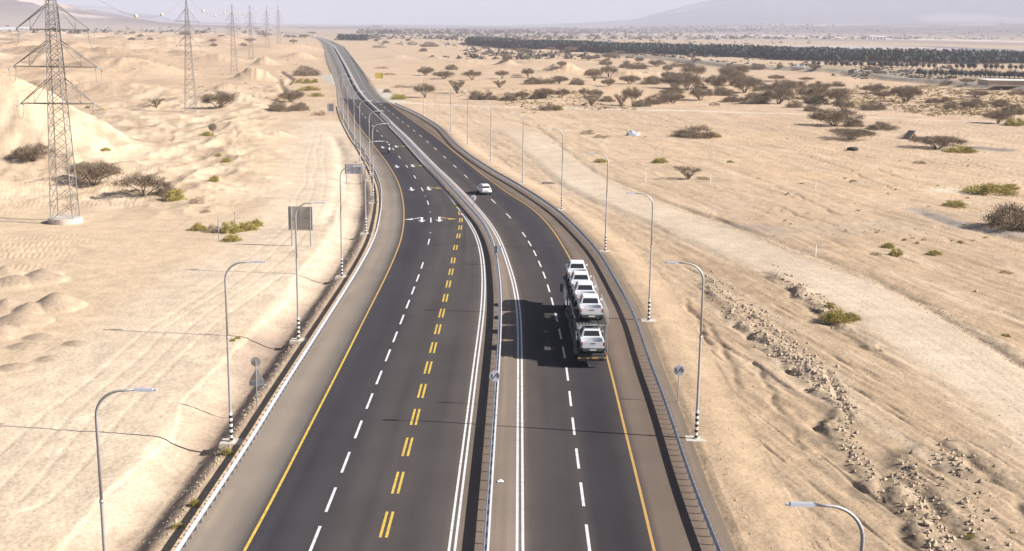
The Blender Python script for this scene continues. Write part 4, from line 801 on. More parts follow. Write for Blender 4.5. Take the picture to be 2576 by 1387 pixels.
def motorbike():
    g = G(978, 387); tx, ty = tang(LC, g[1]); rz = math.atan2(-ty, -tx) - math.pi / 2
    r = empty('motorcycle', (g[0], g[1], 0), rz, 'dark motorcycle with white fairing coming down the left lane', 'motorcycle', None, (1.15, 1.15, 1.15))
    for y in (-.72, .72):
        b = MB(); b.tube([(0, y + .29 * math.cos(a), .32 + .29 * math.sin(a)) for a in np.linspace(0, 2 * math.pi, 17)], .06, 6, 0, False); b.disc((0, y, .32), .16, (1, 0, 0), .05, 12); b.build('wheel', M['tyre'], r)
    b = MB(); b.loft([(-.8, [(0, .78), (.08, .78), (.08, .86), (0, .88)]), (-.3, [(0, .55), (.14, .55), (.16, .82), (0, .84)]), (.15, [(0, .4), (.18, .5), (.2, .95), (0, 1.02)]), (.5, [(0, .5), (.12, .6), (.14, .95), (0, 1.0)])]); b.build('body', M['bike'], r)
    b = MB(); b.loft([(.45, [(0, .75), (.2, .8), (.22, 1.05), (0, 1.3)]), (.7, [(0, .7), (.12, .8), (.12, 1.0), (0, 1.1)])]); b.build('fairing', M['white'], r)
    b = MB(); b.tube([(-.38, .35, 1.12), (0, .48, 1.08), (.38, .35, 1.12)], .02, 6); b.tube([(0, .72, .32), (0, .5, 1.05)], .035, 6); b.build('handlebar', M['bumper'], r)
    b = MB(); b.disc((0, .73, .92), .08, (0, 1, 0), .04, 12); b.build('headlight', M['white'], r)
    p = empty('person', (g[0], g[1], 0), rz, 'motorcyclist in dark riding clothes and a white helmet gripping the handlebar', 'person', None, (1.15, 1.15, 1.15))
    # one continuous skinned body, pelvis first
    V = [(0, -.28, .92), (0, -.2, 1.15), (0, -.06, 1.38), (0, .0, 1.48), (0, .03, 1.58)]; E = [(0, 1), (1, 2), (2, 3), (3, 4)]; Rd = [.17, .16, .19, .07, .07]
    for s in (-1, 1):
        b0 = len(V); V += [(s * .19, -.04, 1.38), (s * .34, .08, 1.16), (s * .36, .33, 1.13), (s * .36, .40, 1.12)]; E += [(2, b0), (b0, b0 + 1), (b0 + 1, b0 + 2), (b0 + 2, b0 + 3)]; Rd += [.075, .055, .042, .04]
        for k, dx in enumerate((-.03, -.01, .01, .03)): c0 = len(V); V += [(s * (.36 + dx), .44, 1.13), (s * (.36 + dx), .455, 1.095)]; E += [(b0 + 3, c0), (c0, c0 + 1)]; Rd += [.011, .010]
        c0 = len(V); V += [(s * .31, .40, 1.10)]; E += [(b0 + 3, c0)]; Rd += [.012]
        c0 = len(V); V += [(s * .14, -.22, .88), (s * .25, .18, .80), (s * .24, -.08, .40), (s * .24, .05, .34)]; E += [(0, c0), (c0, c0 + 1), (c0 + 1, c0 + 2), (c0 + 2, c0 + 3)]; Rd += [.11, .075, .055, .045]
    me = bpy.data.meshes.new('body'); me.from_pydata(V, E, []); o = link('body', me, p); me.materials.append(M['jacket']); md = o.modifiers.new('skin', 'SKIN'); 
    for i, q in enumerate(me.skin_vertices[0].data if me.skin_vertices else []): q.radius = (Rd[i], Rd[i])
    if not me.skin_vertices:
        bm = __import__('bmesh').new(); bm.from_mesh(me); ly = bm.verts.layers.skin.verify(); bm.verts.ensure_lookup_table()
        for i, v in enumerate(bm.verts): v[ly].radius = (Rd[i], Rd[i]); v[ly].use_root = (i == 0)
        bm.to_mesh(me); bm.free()
    o.modifiers.new('sub', 'SUBSURF').levels = 1
    hb = MB(); hb.loft([(-.10, [(0, 1.62), (.05, 1.64), (.06, 1.78), (0, 1.8)]), (-.04, [(0, 1.56), (.12, 1.6), (.13, 1.8), (0, 1.87)]), (.08, [(0, 1.53), (.13, 1.58), (.13, 1.78), (0, 1.86)]), (.18, [(0, 1.56), (.08, 1.6), (.08, 1.72), (0, 1.76)])]); h = hb.build('helmet', M['helmet'], p, True)
    vz = MB(); vz.box((-.085, .155, 1.63), (.085, .195, 1.71)); vz.build('visor', M['carglass'], h)
motorbike()

# ------------------------------------------------------------------ vegetation
RS = np.random.RandomState
def slivers(P, D, ln, wd, rs):
    """one thin leaf or twig triangle pair per point"""
    n = len(P); D = D / (np.linalg.norm(D, axis=1, keepdims=True) + 1e-9)
    r = rs.normal(size=(n, 3)); S = np.cross(D, r); S /= np.linalg.norm(S, axis=1, keepdims=True) + 1e-9
    L = ln * (.6 + .8 * rs.rand(n, 1)); Wd = wd * (.6 + .8 * rs.rand(n, 1))
    V = np.stack([P - D * L / 2, P + S * Wd / 2, P + D * L / 2, P - S * Wd / 2], 1).reshape(-1, 3)
    return V, np.arange(4 * n).reshape(-1, 4)
def crown_points(kind, n, rs, K=60):
    """points inside a crown 2 m wide and 1 m high, gathered into clumps; the trunk foot is at the origin"""
    c = []
    while len(c) < K:
        a = rs.rand() * 6.283; r = math.sqrt(rs.rand())
        if kind == 'fan': z = rs.uniform(.14 + .34 * r, 1 - .36 * r * r)
        elif kind == 'flat': z = rs.uniform(.42 + .15 * r, 1 - .22 * r * r)
        elif kind == 'vase': z = rs.uniform(.12 + .80 * r, .30 + .72 * r); 
        else: z = rs.uniform(.04, math.sqrt(max(1 - r * r, 0)) * .96 + .05)
        c.append((r * math.cos(a) * (.9 + .2 * rs.rand()), r * math.sin(a), z))
    c = np.array(c); c[:, :2] *= 1 + .12 * rs.normal(size=(K, 1)); i = rs.randint(0, K, n); sp = {'fan': .13, 'flat': .13, 'vase': .09, 'dome': .15}[kind]
    P = c[i] + rs.normal(size=(n, 3)) * [sp, sp, sp * .55]; P[:, 2] = np.abs(P[:, 2]); return c, P
TREES = {}
def make_tree(kind, seed, mt, n, R, H, ln, wd, trunk=True):
    rs = RS(seed); c, P = crown_points(kind, n, rs); P = P * [R, R, H]; D = P * [1, 1, 1.2] + rs.normal(size=P.shape) * R * .5
    if kind == 'dome': D[:, 2] += H * .6
    V, Fq = slivers(P, D, ln, wd, rs); r = empty('tree', (0, 0, 0)); npmesh('crown', V, Fq, mt, r)
    if trunk:
        b = MB(); k = {'fan': 6, 'flat': 5, 'vase': 9, 'dome': 4}[kind]; c = c[rs.permutation(len(c))[:k]] * [R, R, H]
        for q in c:
            m = Vector((q[0] * .35, q[1] * .35, q[2] * .45)) + Vector(rs.normal(size=3) * .1 * R * .4); b.tube([(q[0] * .03, q[1] * .03, -.3), m, tuple(q * .95)], [.05 * R ** .6 + .03, .035 * R ** .6 + .02, .02], 5)
            for _ in range(2): e = q * .9 + rs.normal(size=3) * [.25 * R, .25 * R, .12 * H]; b.tube([m, tuple(e)], [.03, .012], 4)
        b.build('trunk', M['bark'], r)
    return r
def proto(key):
    if key not in TREES:
        k, v = key
        T_ = {'acacia': lambda: make_tree('fan', 10 + v, M['twig'], 9000, 5, 4.2, .50, .075), 'umbrella': lambda: make_tree('flat', 30 + v, M['twig'], 5200, 4, 4.0, .46, .08), 'fanbush': lambda: make_tree('vase', 50 + v, M['twig'], 3200, 4, 3.4, .7, .05),
            'thicket': lambda: make_tree('dome', 70 + v, M['twig'], 6500, 4.5, 3.2, .45, .085), 'dry': lambda: make_tree('dome', 90 + v, M['twigb'], 1500, 3, 1.3, .4, .06, False), 'bush': lambda: make_tree('dome', 110 + v, M['green'], 3600, 1.6, 1.3, .22, .06, False)}
        TREES[key] = [T_[k](), 0]
    return TREES[key]
def plant(kind, px, py, w, h, label, group=None, seed=0, cat=None):
    g = T(px, py); zc = zc_of(g); W_ = w * zc / FPX; H_ = h * zc / FPX
    base = {'acacia': (10.6, 4.6), 'umbrella': (8.6, 4.4), 'fanbush': (8.4, 3.8), 'thicket': (9.6, 3.4), 'dry': (6.4, 1.5), 'bush': (3.4, 1.45)}[kind]
    p = proto((kind, seed % 3)); o = p[0] if p[1] == 0 else copy_tree(p[0]); p[1] += 1
    o.name = {'acacia': 'acacia_tree', 'umbrella': 'acacia_tree', 'fanbush': 'thorn_bush', 'thicket': 'thorn_thicket', 'dry': 'dry_shrub', 'bush': 'desert_bush'}[kind]
    o.location = (g[0], g[1], hz(g[0], g[1]) - .05); o.rotation_euler = (0, 0, (seed * 2.399) % 6.283); s = W_ / base[0]; o.scale = (s, s, H_ / base[1] * 1.12)
    tag(o, label, cat or {'acacia': 'tree', 'umbrella': 'tree', 'fanbush': 'bush', 'thicket': 'bush', 'dry': 'shrub', 'bush': 'bush'}[kind], group); return o
# the ones that stand out, each by its own label
for i, a in enumerate([('acacia', 86, 406, 88, 46, 'leaning acacia behind the nearest pylon, its trunk bent to one side'), ('acacia', 236, 467, 128, 62, 'broad domed acacia just past the nearest pylon, the biggest there'), ('umbrella', 362, 492, 118, 52, 'flat spreading acacia with a green bush at its side'), ('thicket', 420, 490, 50, 30, 'low brown thicket leaning on the green round bush'),
    ('bush', 441, 503, 46, 28, 'round yellow-green bush at the foot of the flat spreading acacia'), ('dry', 495, 511, 38, 16, 'brown dried bush beyond the round yellow-green one'), ('bush', 265, 379, 24, 8, 'lone low green bush on bare sand above the domed acacia'), ('bush', 550, 393, 18, 8, 'small green bush uppermost of the three by the eroded bank'), ('bush', 569, 409, 28, 12, 'middle green bush of the three by the eroded bank'), ('bush', 540, 458, 26, 17, 'lowest green bush of the three by the eroded bank'),
    ('dry', 517, 535, 26, 8, 'tiny dry shrub between the round bush and the wired posts'), ('bush', 500, 580, 38, 20, 'first green bush in the clump behind the wired posts, farthest from the road'), ('dry', 538, 583, 44, 20, 'brown dead shrub in the middle of the green clump'), ('bush', 578, 585, 46, 28, 'tall green bush in the clump, between the two wired posts'), ('bush', 622, 580, 46, 24, 'green bush in the clump next to the road end of it'), ('bush', 646, 570, 28, 20, 'green bush at the road end of the clump'), ('bush', 583, 606, 46, 17, 'separate green bush lying in front of the clump'),
    ('acacia', 550, 272, 84, 42, 'large ragged acacia beside the second pylon'), ('fanbush', 393, 272, 36, 22, 'bare twisted shrub between the dune and the second pylon'), ('umbrella', 536, 341, 20, 28, 'dense upright dark shrub at the end of the dark gully'), ('bush', 520, 342, 30, 12, 'green bush beside the upright dark shrub'),
    ('thicket', 770, 191, 62, 24, 'dark thorn thicket above the green strip in the roadside gully'), ('bush', 765, 210, 40, 12, 'green bush in the gully below the dark thicket'), ('bush', 791, 208, 18, 10, 'small green bush in the gully nearest the road'), ('acacia', 734, 258, 62, 32, 'acacia standing over the pair of low thickets by the road'), ('thicket', 705, 280, 56, 26, 'low thicket of the pair, farther from the road'), ('thicket', 752, 279, 46, 22, 'low thicket of the pair, nearer the road'), ('bush', 778, 228, 50, 12, 'flat green bush halfway along the roadside gully'), ('bush', 796, 243, 40, 9, 'flat green bush at the lower end of the roadside gully'), ('dry', 803, 290, 34, 12, 'brown heaped shrub next to the small sign back'),
    ('thicket', 1748, 346, 104, 28, 'wide dome-shaped brown thicket standing alone on the open flat'), ('bush', 1800, 346, 26, 9, 'green bush at the edge of the wide dome-shaped thicket'), ('fanbush', 1730, 451, 64, 30, 'fan-shaped bare bush alone on the flat below the dome-shaped thicket'), ('dry', 1768, 452, 40, 9, 'dry remnant beside the fan-shaped bare bush'),
    ('bush', 1510, 408, 30, 9, 'green bush on the bank between two verge lamp posts'), ('bush', 1661, 410, 38, 14, 'green bush under the first wire tree guard'), ('bush', 1836, 409, 16, 6, 'small green bush by the second wire tree guard'), ('dry', 1477, 338, 40, 11, 'low brown heap of shrub above the rubble step'), ('dry', 1512, 347, 40, 9, 'brown shrub trailing off the low heap'),
    ('acacia', 2100, 318, 116, 46, 'largest flat-topped acacia beside the pale dirt path'), ('acacia', 2140, 352, 112, 30, 'wide acacia just in front of the largest one'), ('thicket', 2147, 318, 56, 18, 'yellowish thicket tucked against the largest acacia'), ('thicket', 2216, 327, 72, 20, 'spiky low thicket between the largest acacia and the tilted slabs'), ('acacia', 2358, 374, 116, 34, 'dark acacia on the bank of the small wash'), ('bush', 2414, 384, 74, 18, 'green bush growing out of the wash beside the dark acacia'),
    ('bush', 2488, 488, 116, 26, 'spreading bright green bush beyond the pale patch of sand'), ('bush', 2540, 475, 50, 12, 'green sprig at the edge of the spreading bright bush'), ('bush', 2400, 519, 60, 15, 'green bush below the spreading bright one'), ('dry', 2313, 412, 34, 9, 'straw-coloured shrub below the dark acacia'), ('dry', 2146, 458, 20, 7, 'straw-coloured shrub near the old tyre'),
    ('thicket', 2548, 572, 150, 58, 'big grey-brown thicket at the very edge of the view'), ('bush', 2234, 624, 32, 14, 'paler of the two round bushes close together'), ('bush', 2253, 642, 30, 17, 'darker of the two round bushes close together'), ('dry', 2203, 641, 30, 8, 'straw-coloured tuft beside the two round bushes'), ('bush', 2350, 640, 34, 11, 'low green bush alone right of the two round ones'), ('bush', 2415, 612, 18, 8, 'tiny green bush upslope on the open flat'), ('bush', 2275, 605, 12, 6, 'tiniest green tuft above the two round bushes'), ('dry', 2528, 688, 36, 10, 'low straw bush near the edge of the pale dirt track'),
    ('bush', 2086, 774, 26, 15, 'small green bush on the gravel bank upslope of the long one'), ('bush', 2098, 806, 70, 30, 'long green bush on the gravel bank beside the dirt track'), ('bush', 2138, 803, 46, 18, 'fainter end of the long green bush on the gravel bank'), ('bush', 2530, 847, 22, 9, 'little green tuft past the dirt track near the edge of view'),
    ('bush', 571, 1143, 30, 19, 'green tuft at the concrete foot of the striped lamp post'), ('bush', 489, 1273, 24, 22, 'upright green tuft between guardrail and ditch'), ('bush', 447, 1327, 30, 14, 'lowest flat green tuft between guardrail and ditch'), ('bush', 584, 858, 16, 8, 'tiny bush on the sand by a lamp post shadow'), ('bush', 598, 852, 14, 7, 'second tiny bush on the sand by a lamp post shadow'), ('bush', 2443, 1352, 26, 9, 'green tuft among the rubble near the corner of the view'),
    ('bush', 1002, 250, 44, 13, 'green shrub beside the gravel turnout'), ('thicket', 973, 233, 20, 9, 'small dark shrub between the yellow sign and the turnout')]): plant(*a, seed=i)
# the scrub plain beyond the path: sorted into bands, each tree told by its neighbours
BANDS = {
 'between the yellow sign and the palm grove': [('dry', 978, 189, 32, 6), ('dry', 960, 173, 34, 5), ('dry', 952, 121, 32, 9), ('acacia', 946, 106, 12, 7), ('acacia', 1026, 106, 12, 8), ('thicket', 969, 109, 14, 6), ('thicket', 1080, 118, 38, 10), ('thicket', 1065, 130, 20, 8)],
 'in the sparse row level with the yellow sign': [('thicket', 1135, 176, 26, 12), ('acacia', 1071, 190, 36, 19), ('acacia', 1116, 199, 44, 18), ('umbrella', 1189, 202, 42, 20), ('umbrella', 1262, 199, 30, 18), ('fanbush', 1257, 222, 30, 16), ('dry', 1006, 221, 40, 7), ('dry', 1034, 221, 30, 6)],
 'in the turnout end of the thorn row': [('fanbush', 1150, 236, 38, 28), ('umbrella', 1069, 246, 50, 28), ('thicket', 1198, 251, 36, 20), ('thicket', 1229, 251, 40, 16), ('thicket', 1278, 254, 40, 18), ('acacia', 1312, 252, 34, 20), ('thicket', 1352, 248, 34, 18), ('acacia', 1372, 248, 40, 24), ('acacia', 1409, 245, 42, 19), ('dry', 1444, 236, 14, 10)],
 'in the middle of the thorn row': [('umbrella', 1469, 247, 28, 20), ('acacia', 1496, 246, 34, 18), ('fanbush', 1487, 267, 44, 24), ('thicket', 1527, 256, 40, 12), ('fanbush', 1563, 270, 32, 28), ('umbrella', 1590, 267, 44, 40), ('thicket', 1613, 269, 38, 16), ('thicket', 1645, 262, 40, 20), ('thicket', 1668, 258, 34, 18), ('acacia', 1692, 261, 46, 24), ('umbrella', 1677, 240, 34, 12), ('thicket', 1382, 277, 58, 13), ('bush', 1402, 277, 22, 10)],
 'on or around the pale gully mound': [('thicket', 1275, 150, 24, 13), ('umbrella', 1412, 172, 22, 15), ('umbrella', 1328, 196, 30, 19), ('thicket', 1345, 212, 46, 16), ('acacia', 1407, 212, 38, 19), ('thicket', 1380, 209, 30, 9), ('thicket', 1451, 214, 32, 15), ('umbrella', 1494, 204, 50, 24), ('umbrella', 1531, 196, 40, 25), ('acacia', 1529, 218, 30, 18), ('acacia', 1584, 212, 42, 20), ('dry', 1300, 193, 26, 7)],
 'in front of the long palm grove': [('thicket', 1429, 141, 18, 7), ('thicket', 1384, 140, 24, 8), ('umbrella', 1387, 131, 20, 10), ('acacia', 1315, 136, 34, 13), ('umbrella', 1437, 133, 28, 13), ('thicket', 1502, 147, 16, 10), ('umbrella', 1555, 141, 28, 11), ('acacia', 1480, 153, 30, 11), ('umbrella', 1532, 153, 40, 16), ('thicket', 1524, 163, 28, 13), ('thicket', 1575, 171, 34, 15), ('thicket', 1603, 174, 44, 14), ('umbrella', 1607, 162, 20, 15), ('acacia', 1652, 168, 40, 15), ('thicket', 1712, 168, 56, 11)],
 'in the dense clump nearer the road': [('umbrella', 1677, 186, 24, 18), ('thicket', 1640, 212, 50, 19), ('acacia', 1682, 207, 36, 24), ('acacia', 1692, 223, 58, 32), ('acacia', 1730, 227, 62, 38), ('umbrella', 1746, 202, 54, 32), ('thicket', 1697, 236, 46, 22), ('thicket', 1762, 223, 30, 11), ('acacia', 1715, 208, 40, 24), ('acacia', 1762, 252, 50, 28)],
 'in the dense clump farther from the road': [('acacia', 1802, 227, 52, 34), ('acacia', 1838, 216, 58, 42), ('acacia', 1872, 234, 66, 40), ('umbrella', 1847, 198, 66, 30), ('thicket', 1912, 229, 40, 19), ('thicket', 1818, 241, 50, 20), ('dry', 1797, 266, 26, 10), ('thicket', 1840, 257, 44, 18), ('thicket', 1900, 261, 64, 26), ('umbrella', 1860, 190, 34, 14), ('thicket', 1905, 176, 40, 13)],
 'around the largest flat-topped acacia': [('acacia', 1955, 262, 64, 40), ('acacia', 1968, 241, 60, 36), ('thicket', 1998, 271, 40, 15), ('acacia', 2041, 250, 68, 32), ('umbrella', 2061, 238, 50, 26), ('thicket', 2050, 261, 50, 22), ('thicket', 2046, 281, 44, 17), ('acacia', 2106, 261, 62, 36), ('acacia', 2123, 280, 40, 26), ('thicket', 2008, 222, 36, 15)],
 'at the foot of the embankment': [('umbrella', 2026, 206, 32, 10), ('umbrella', 1953, 205, 40, 13), ('thicket', 2103, 218, 40, 11), ('thicket', 1961, 171, 14, 12), ('acacia', 2048, 177, 28, 15), ('thicket', 2191, 180, 38, 13), ('dry', 2331, 221, 44, 9), ('thicket', 2380, 213, 30, 9), ('umbrella', 2430, 214, 34, 14), ('thicket', 2561, 238, 40, 11)],
 'on the yellowish scrub': [('acacia', 2196, 236, 48, 22), ('acacia', 2222, 248, 42, 18), ('acacia', 2278, 258, 62, 38), ('thicket', 2193, 278, 60, 20), ('thicket', 2378, 259, 36, 13), ('thicket', 2345, 260, 30, 12), ('thicket', 2396, 276, 42, 16), ('thicket', 2446, 271, 54, 20), ('acacia', 2458, 245, 50, 16), ('thicket', 2516, 268, 42, 16), ('thicket', 2547, 288, 50, 22), ('acacia', 2511, 311, 68, 30), ('bush', 2551, 316, 42, 16)],
 'scattered before the eroded hills': [('thicket', 332, 100, 20, 5), ('thicket', 354, 92, 14, 5), ('thicket', 378, 100, 16, 4), ('umbrella', 535, 107, 18, 7), ('thicket', 536, 116, 18, 6), ('umbrella', 556, 94, 16, 5), ('umbrella', 631, 108, 26, 9), ('thicket', 465, 88, 26, 8), ('thicket', 612, 116, 18, 6), ('umbrella', 668, 94, 26, 8), ('umbrella', 737, 111, 20, 9), ('umbrella', 766, 97, 24, 8), ('umbrella', 785, 87, 18, 6), ('thicket', 845, 102, 8, 5)]}
ORD = ['first', 'second', 'third', 'fourth', 'fifth', 'sixth', 'seventh', 'eighth', 'ninth', 'tenth', 'eleventh', 'twelfth', 'thirteenth', 'fourteenth', 'fifteenth']
k0 = 200
for band, L in BANDS.items():
    L = sorted(L, key=lambda a: a[1]); cnt = {}
    for i, a in enumerate(L):
        w = {'acacia': 'spreading acacia', 'umbrella': 'open-crowned acacia', 'fanbush': 'bare upright thorn bush', 'thicket': 'low brown thicket', 'dry': 'dry straw shrub', 'bush': 'green bush'}[a[0]]
        same = [b for b in L if b[0] == a[0]]; j = same.index(a); lab = (ORD[j] + ' ' if len(same) > 1 else 'only ') + w + (' from the left ' if len(same) > 1 else ' ') + band
        plant(a[0], a[1], a[2], a[3] * 1.1, a[4] * (1.15 if a[0] != 'dry' else 1), lab, group='thorn trees and shrubs ' + band, seed=k0); k0 += 1

def scatter(name, kind, n, region, size, mt, seed, per=26, ln=.5, wd=.12, mask=None, tidx=None):
    """ground cover nobody could count: one mesh of little twig clumps"""
    rs = RS(seed); Vs = []; px = rs.uniform(region[0], region[2], n); py = region[1] + (region[3] - region[1]) * rs.rand(n) ** .8
    g = np.array([G(a, b) for a, b in zip(px, py)]); keep = (X(EDGE_L, g[:, 1]) - g[:, 0] > 12) | (g[:, 0] - X(EDGE_R, g[:, 1]) > 12) | (g[:, 1] > 3200)
    keep &= (fbm(g[:, 0] / 90, g[:, 1] / 160, 3, seed) > mask) if mask is not None else True
    g = g[keep]; z = hgt(g[:, 0], g[:, 1]); m = len(g); s = size[0] + (size[1] - size[0]) * rs.rand(m) ** 2
    P = rs.normal(size=(m, per, 3)) * [.42, .42, .3]; P[:, :, 2] = np.abs(P[:, :, 2]); D = (P + rs.normal(size=P.shape) * .4 + [0, 0, .3]).reshape(-1, 3)
    P = (P * s[:, None, None] + np.stack([g[:, 0], g[:, 1], z], 1)[:, None, :]).reshape(-1, 3)
    V, Fq = slivers(P, D, 1., 1., rs); sc = np.repeat(s, per * 4)[:, None]; c = np.repeat(P, 4, axis=0); V = c + (V - c) * sc * np.array([ln, ln, ln]) ; 
    tag(npmesh(name, V, Fq, mt), kind='stuff')
scatter('desert_scrub', 0, 900, (900, 84, 2600, 100), (3, 8), M['scrub'], 1, 10, .9, .3)
scatter('desert_scrub', 0, 1000, (900, 76, 2100, 86), (5, 13), M['scrub'], 11, 8, 1.0, .3)
scatter('desert_scrub', 0, 1300, (950, 98, 2050, 150), (1.2, 4.2), M['scrub'], 2, 14, .7, .25, -.05)
scatter('desert_scrub', 0, 260, (-40, 66, 780, 96), (3, 9), M['scrub'], 3, 10, .9, .3, -.1)
scatter('dry_grass', 0, 3200, (1900, 198, 2620, 290), (.35, 1.3), M['dryg'], 4, 22, .5, .2, -.2)
scatter('dry_grass', 0, 1600, (1150, 205, 1950, 285), (.3, 1.1), M['dryg'], 5, 20, .5, .2, .0)
scatter('dry_grass', 0, 500, (1700, 150, 2400, 200), (.6, 3), M['scrub'], 6, 20, .6, .2, .0)
scatter('dry_grass', 0, 350, (200, 110, 800, 300), (.4, 1.6), M['dryg'], 7, 18, .5, .2, .05)
scatter('dry_grass', 0, 260, (1350, 300, 2600, 720), (.12, .5), M['dryg'], 8, 22, .5, .15, .1)

# date palms
def palm_mesh(rs, H, R, nf, seg, trunk=.22, lo=.0):
    V, Fq = [], []
    def q(a, b, c, d): k = len(V); V.extend([a, b, c, d]); Fq.append((k, k + 1, k + 2, k + 3))
    for f in range(nf):
        a = 6.283 * (f + rs.rand()) / nf; el = rs.uniform(lo, 1.35); u = np.array([math.cos(a), math.sin(a), 0]); p = np.array([0, 0, H * (.78 if lo == 0 else .60)]); d = u * math.cos(el) + [0, 0, math.sin(el)]; sd = np.array([-u[1], u[0], 0]); w0 = R * .10
        for k in range(seg):
            w1 = R * (.22 if k < seg - 1 else .03); n_ = p + d * R / seg; q(tuple(p - sd * w0), tuple(p + sd * w0), tuple(n_ + sd * w1 - [0, 0, .12 * R]), tuple(n_ - sd * w1 - [0, 0, .12 * R])); p = n_; w0 = w1; d = d - np.array([0, 0, .42 if seg < 4 else .3]); d /= np.linalg.norm(d)
    return np.array(V), np.array(Fq)
def palm_thing(rs, H, R, mt, nf=34, lo=.0):
    V, Fq = palm_mesh(rs, H, R, nf, 4, lo=lo); r = empty('date_palm', (0, 0, 0)); npmesh('crown', V, Fq, mt, r); b = MB(); b.tube([(0, 0, -.3), (0, 0, H * .45), (.05, 0, H * .79)], [.3, .22, .25], 8); b.build('trunk', M['palmtrunk'], r); return r
pp = [palm_thing(RS(500 + k), 9.0, 3.6, M['palm']) for k in range(2)]; used = [0, 0]
GA = [(1107, 108), (1124, 109), (1137, 109.5), (1149, 110.5), (1161, 111), (1172, 112)]
for i, (px, py) in enumerate(GA):
    k = i % 2; o = pp[k] if not used[k] else copy_tree(pp[k]); used[k] = 1; g = T(px, py); s = 12.5 * zc_of(g) / FPX / 9; o.location = (*g[:2], hz(*g[:2])); o.rotation_euler = (0, 0, i); o.scale = (s, s, s)
    tag(o, ORD[i] + ' date palm from the left at the thin near end of the long grove', 'palm', 'palms at the thin end of the grove')
def grove(label, near, far, rows, spacing, seed, H=9.0, mt=None):
    """a palm grove that reads as one mass, filled between its near edge and its far edge"""
    rs = RS(seed); tm = [palm_mesh(RS(600 + k), H, 4.3, 19, 2, lo=-1.0) for k in range(3)]; Vs, Fs, b = [], [], 0
    a = np.array([G(*p)[:2] for p in near]); c = np.array([G(*p)[:2] for p in far]); L = np.concatenate([[0], np.cumsum(np.hypot(*np.diff(a, axis=0).T))])
    for s in np.arange(0, L[-1], spacing):
        s = s + rs.normal() * 1.0
        p0 = np.array([np.interp(s, L, a[:, k]) for k in (0, 1)]); p1 = np.array([np.interp(s, L, c[:, k]) for k in (0, 1)]); dd = np.hypot(*(p1 - p0)); n = int(min(max(dd / 7.0, 2), rows))
        for j in range(n):
            x, y = p0 + (p1 - p0) / dd * 7.0 * j + rs.normal(size=2) * 1.8; V, Fq = tm[rs.randint(3)]; t = rs.rand() * 6.3; k = .82 + .36 * rs.rand(); R2 = np.array([[math.cos(t), -math.sin(t)], [math.sin(t), math.cos(t)]])
            W_ = V * k; W_[:, :2] = W_[:, :2] @ R2.T; Vs.append(W_ + [x, y, 0]); Fs.append(Fq + b); b += len(V)
            tv = np.array([(-.25, -.25, 0), (.25, -.25, 0), (.2, .2, H * .8 * k), (-.2, .2, H * .8 * k), (-.25, .25, 0), (.25, -.25, 0), (.2, -.2, H * .8 * k), (-.2, .2, H * .8 * k)]); Vs.append(tv + [x, y, 0]); Fs.append(np.array([(0, 1, 2, 3), (4, 5, 6, 7)]) + b); b += 8
    tag(npmesh('palm_grove', np.concatenate(Vs), np.concatenate(Fs), mt or M['palm'], None), kind='stuff')
grove('', [(854, 102), (880, 102.5), (925, 103.5)], [(854, 97), (880, 97), (925, 99)], 12, 4.2, 1)
grove('', [(1178, 113), (1260, 119), (1290, 123), (1400, 126), (1530, 136), (1720, 141), (1830, 145), (1950, 150), (2060, 155), (2180, 158), (2300, 160), (2430, 162), (2560, 163), (2700, 166)], [(1178, 108), (1260, 109), (1290, 112), (1400, 115), (1530, 119), (1720, 128), (1830, 128), (1950, 139), (2060, 141.5), (2110, 142.0), (2300, 138), (2430, 143), (2560, 152), (2700, 158)], 30, 4.4, 2)
po = [palm_thing(RS(520 + k), 4.6, 2.3, M['orchard'], 60, -.8) for k in range(3)]; uo = [0, 0, 0]; rs = RS(9)
rowA = [2046, 2058, 2078, 2090, 2101, 2118, 2130, 2150, 2165, 2186, 2198, 2214, 2228, 2240, 2256, 2268, 2280, 2294, 2306, 2322, 2336, 2350, 2406, 2420, 2437, 2450, 2478, 2492, 2506, 2520, 2540, 2554, 2568]
rowB = [2312, 2325, 2340, 2354, 2368, 2379, 2392, 2404, 2417, 2429, 2441, 2454, 2466, 2478, 2489, 2501, 2513, 2526, 2538, 2551, 2562, 2573]
for row, xs, f in (('back', rowA, lambda x: 165.5 + (x - 2046) * .021), ('front', rowB, lambda x: 190.5 + (x - 2312) * .027)):
    for i, x in enumerate(xs):
        k = rs.randint(3); o = po[k] if not uo[k] else copy_tree(po[k]); uo[k] = 1; g = T(x, f(x)); s = (.85 + .35 * rs.rand()) * (1 if row == 'front' else .95); o.location = (*g[:2], hz(*g[:2])); o.rotation_euler = (0, 0, rs.rand() * 6); o.scale = (s * 1.05, s * 1.05, s); o.name = 'orchard_palm'
        tag(o, 'bushy grey-green palm in the %s row of the small orchard' % ('back' if row == 'back' else 'front'), 'palm', 'palms in the %s orchard row' % row)

# ------------------------------------------------------------------ stones
def rock_mesh(seed, n=1):
    rs = RS(seed); bm = __import__('bmesh').new(); __import__('bmesh').ops.create_icosphere(bm, subdivisions=2, radius=1)
    dirs = rs.normal(size=(9, 3)); dirs /= np.linalg.norm(dirs, axis=1, keepdims=True); cut = rs.uniform(.55, .9, 9)
    for v in bm.verts:
        p = np.array(v.co)
        for d, c in zip(dirs, cut):
            e = p @ d
            if e > c: p = p - d * (e - c)
        v.co = Vector(p * [1, .8, .7] + rs.normal(size=3) * .02)
    me = bpy.data.meshes.new('boulder'); bm.to_mesh(me); bm.free(); me.materials.append(M['rock']); return me
RM = [rock_mesh(700 + k) for k in range(5)]
def rock(px, py, wpx, label, group=None, k=0):
    g = T(px, py); s = wpx * zc_of(g) / FPX / 2; o = link('boulder', RM[k % 5]); o.location = (g[0], g[1], hz(g[0], g[1]) + s * .3); o.scale = (s, s, s * .95); o.rotation_euler = (0, 0, k * 1.7); tag(o, label, 'boulder', group)
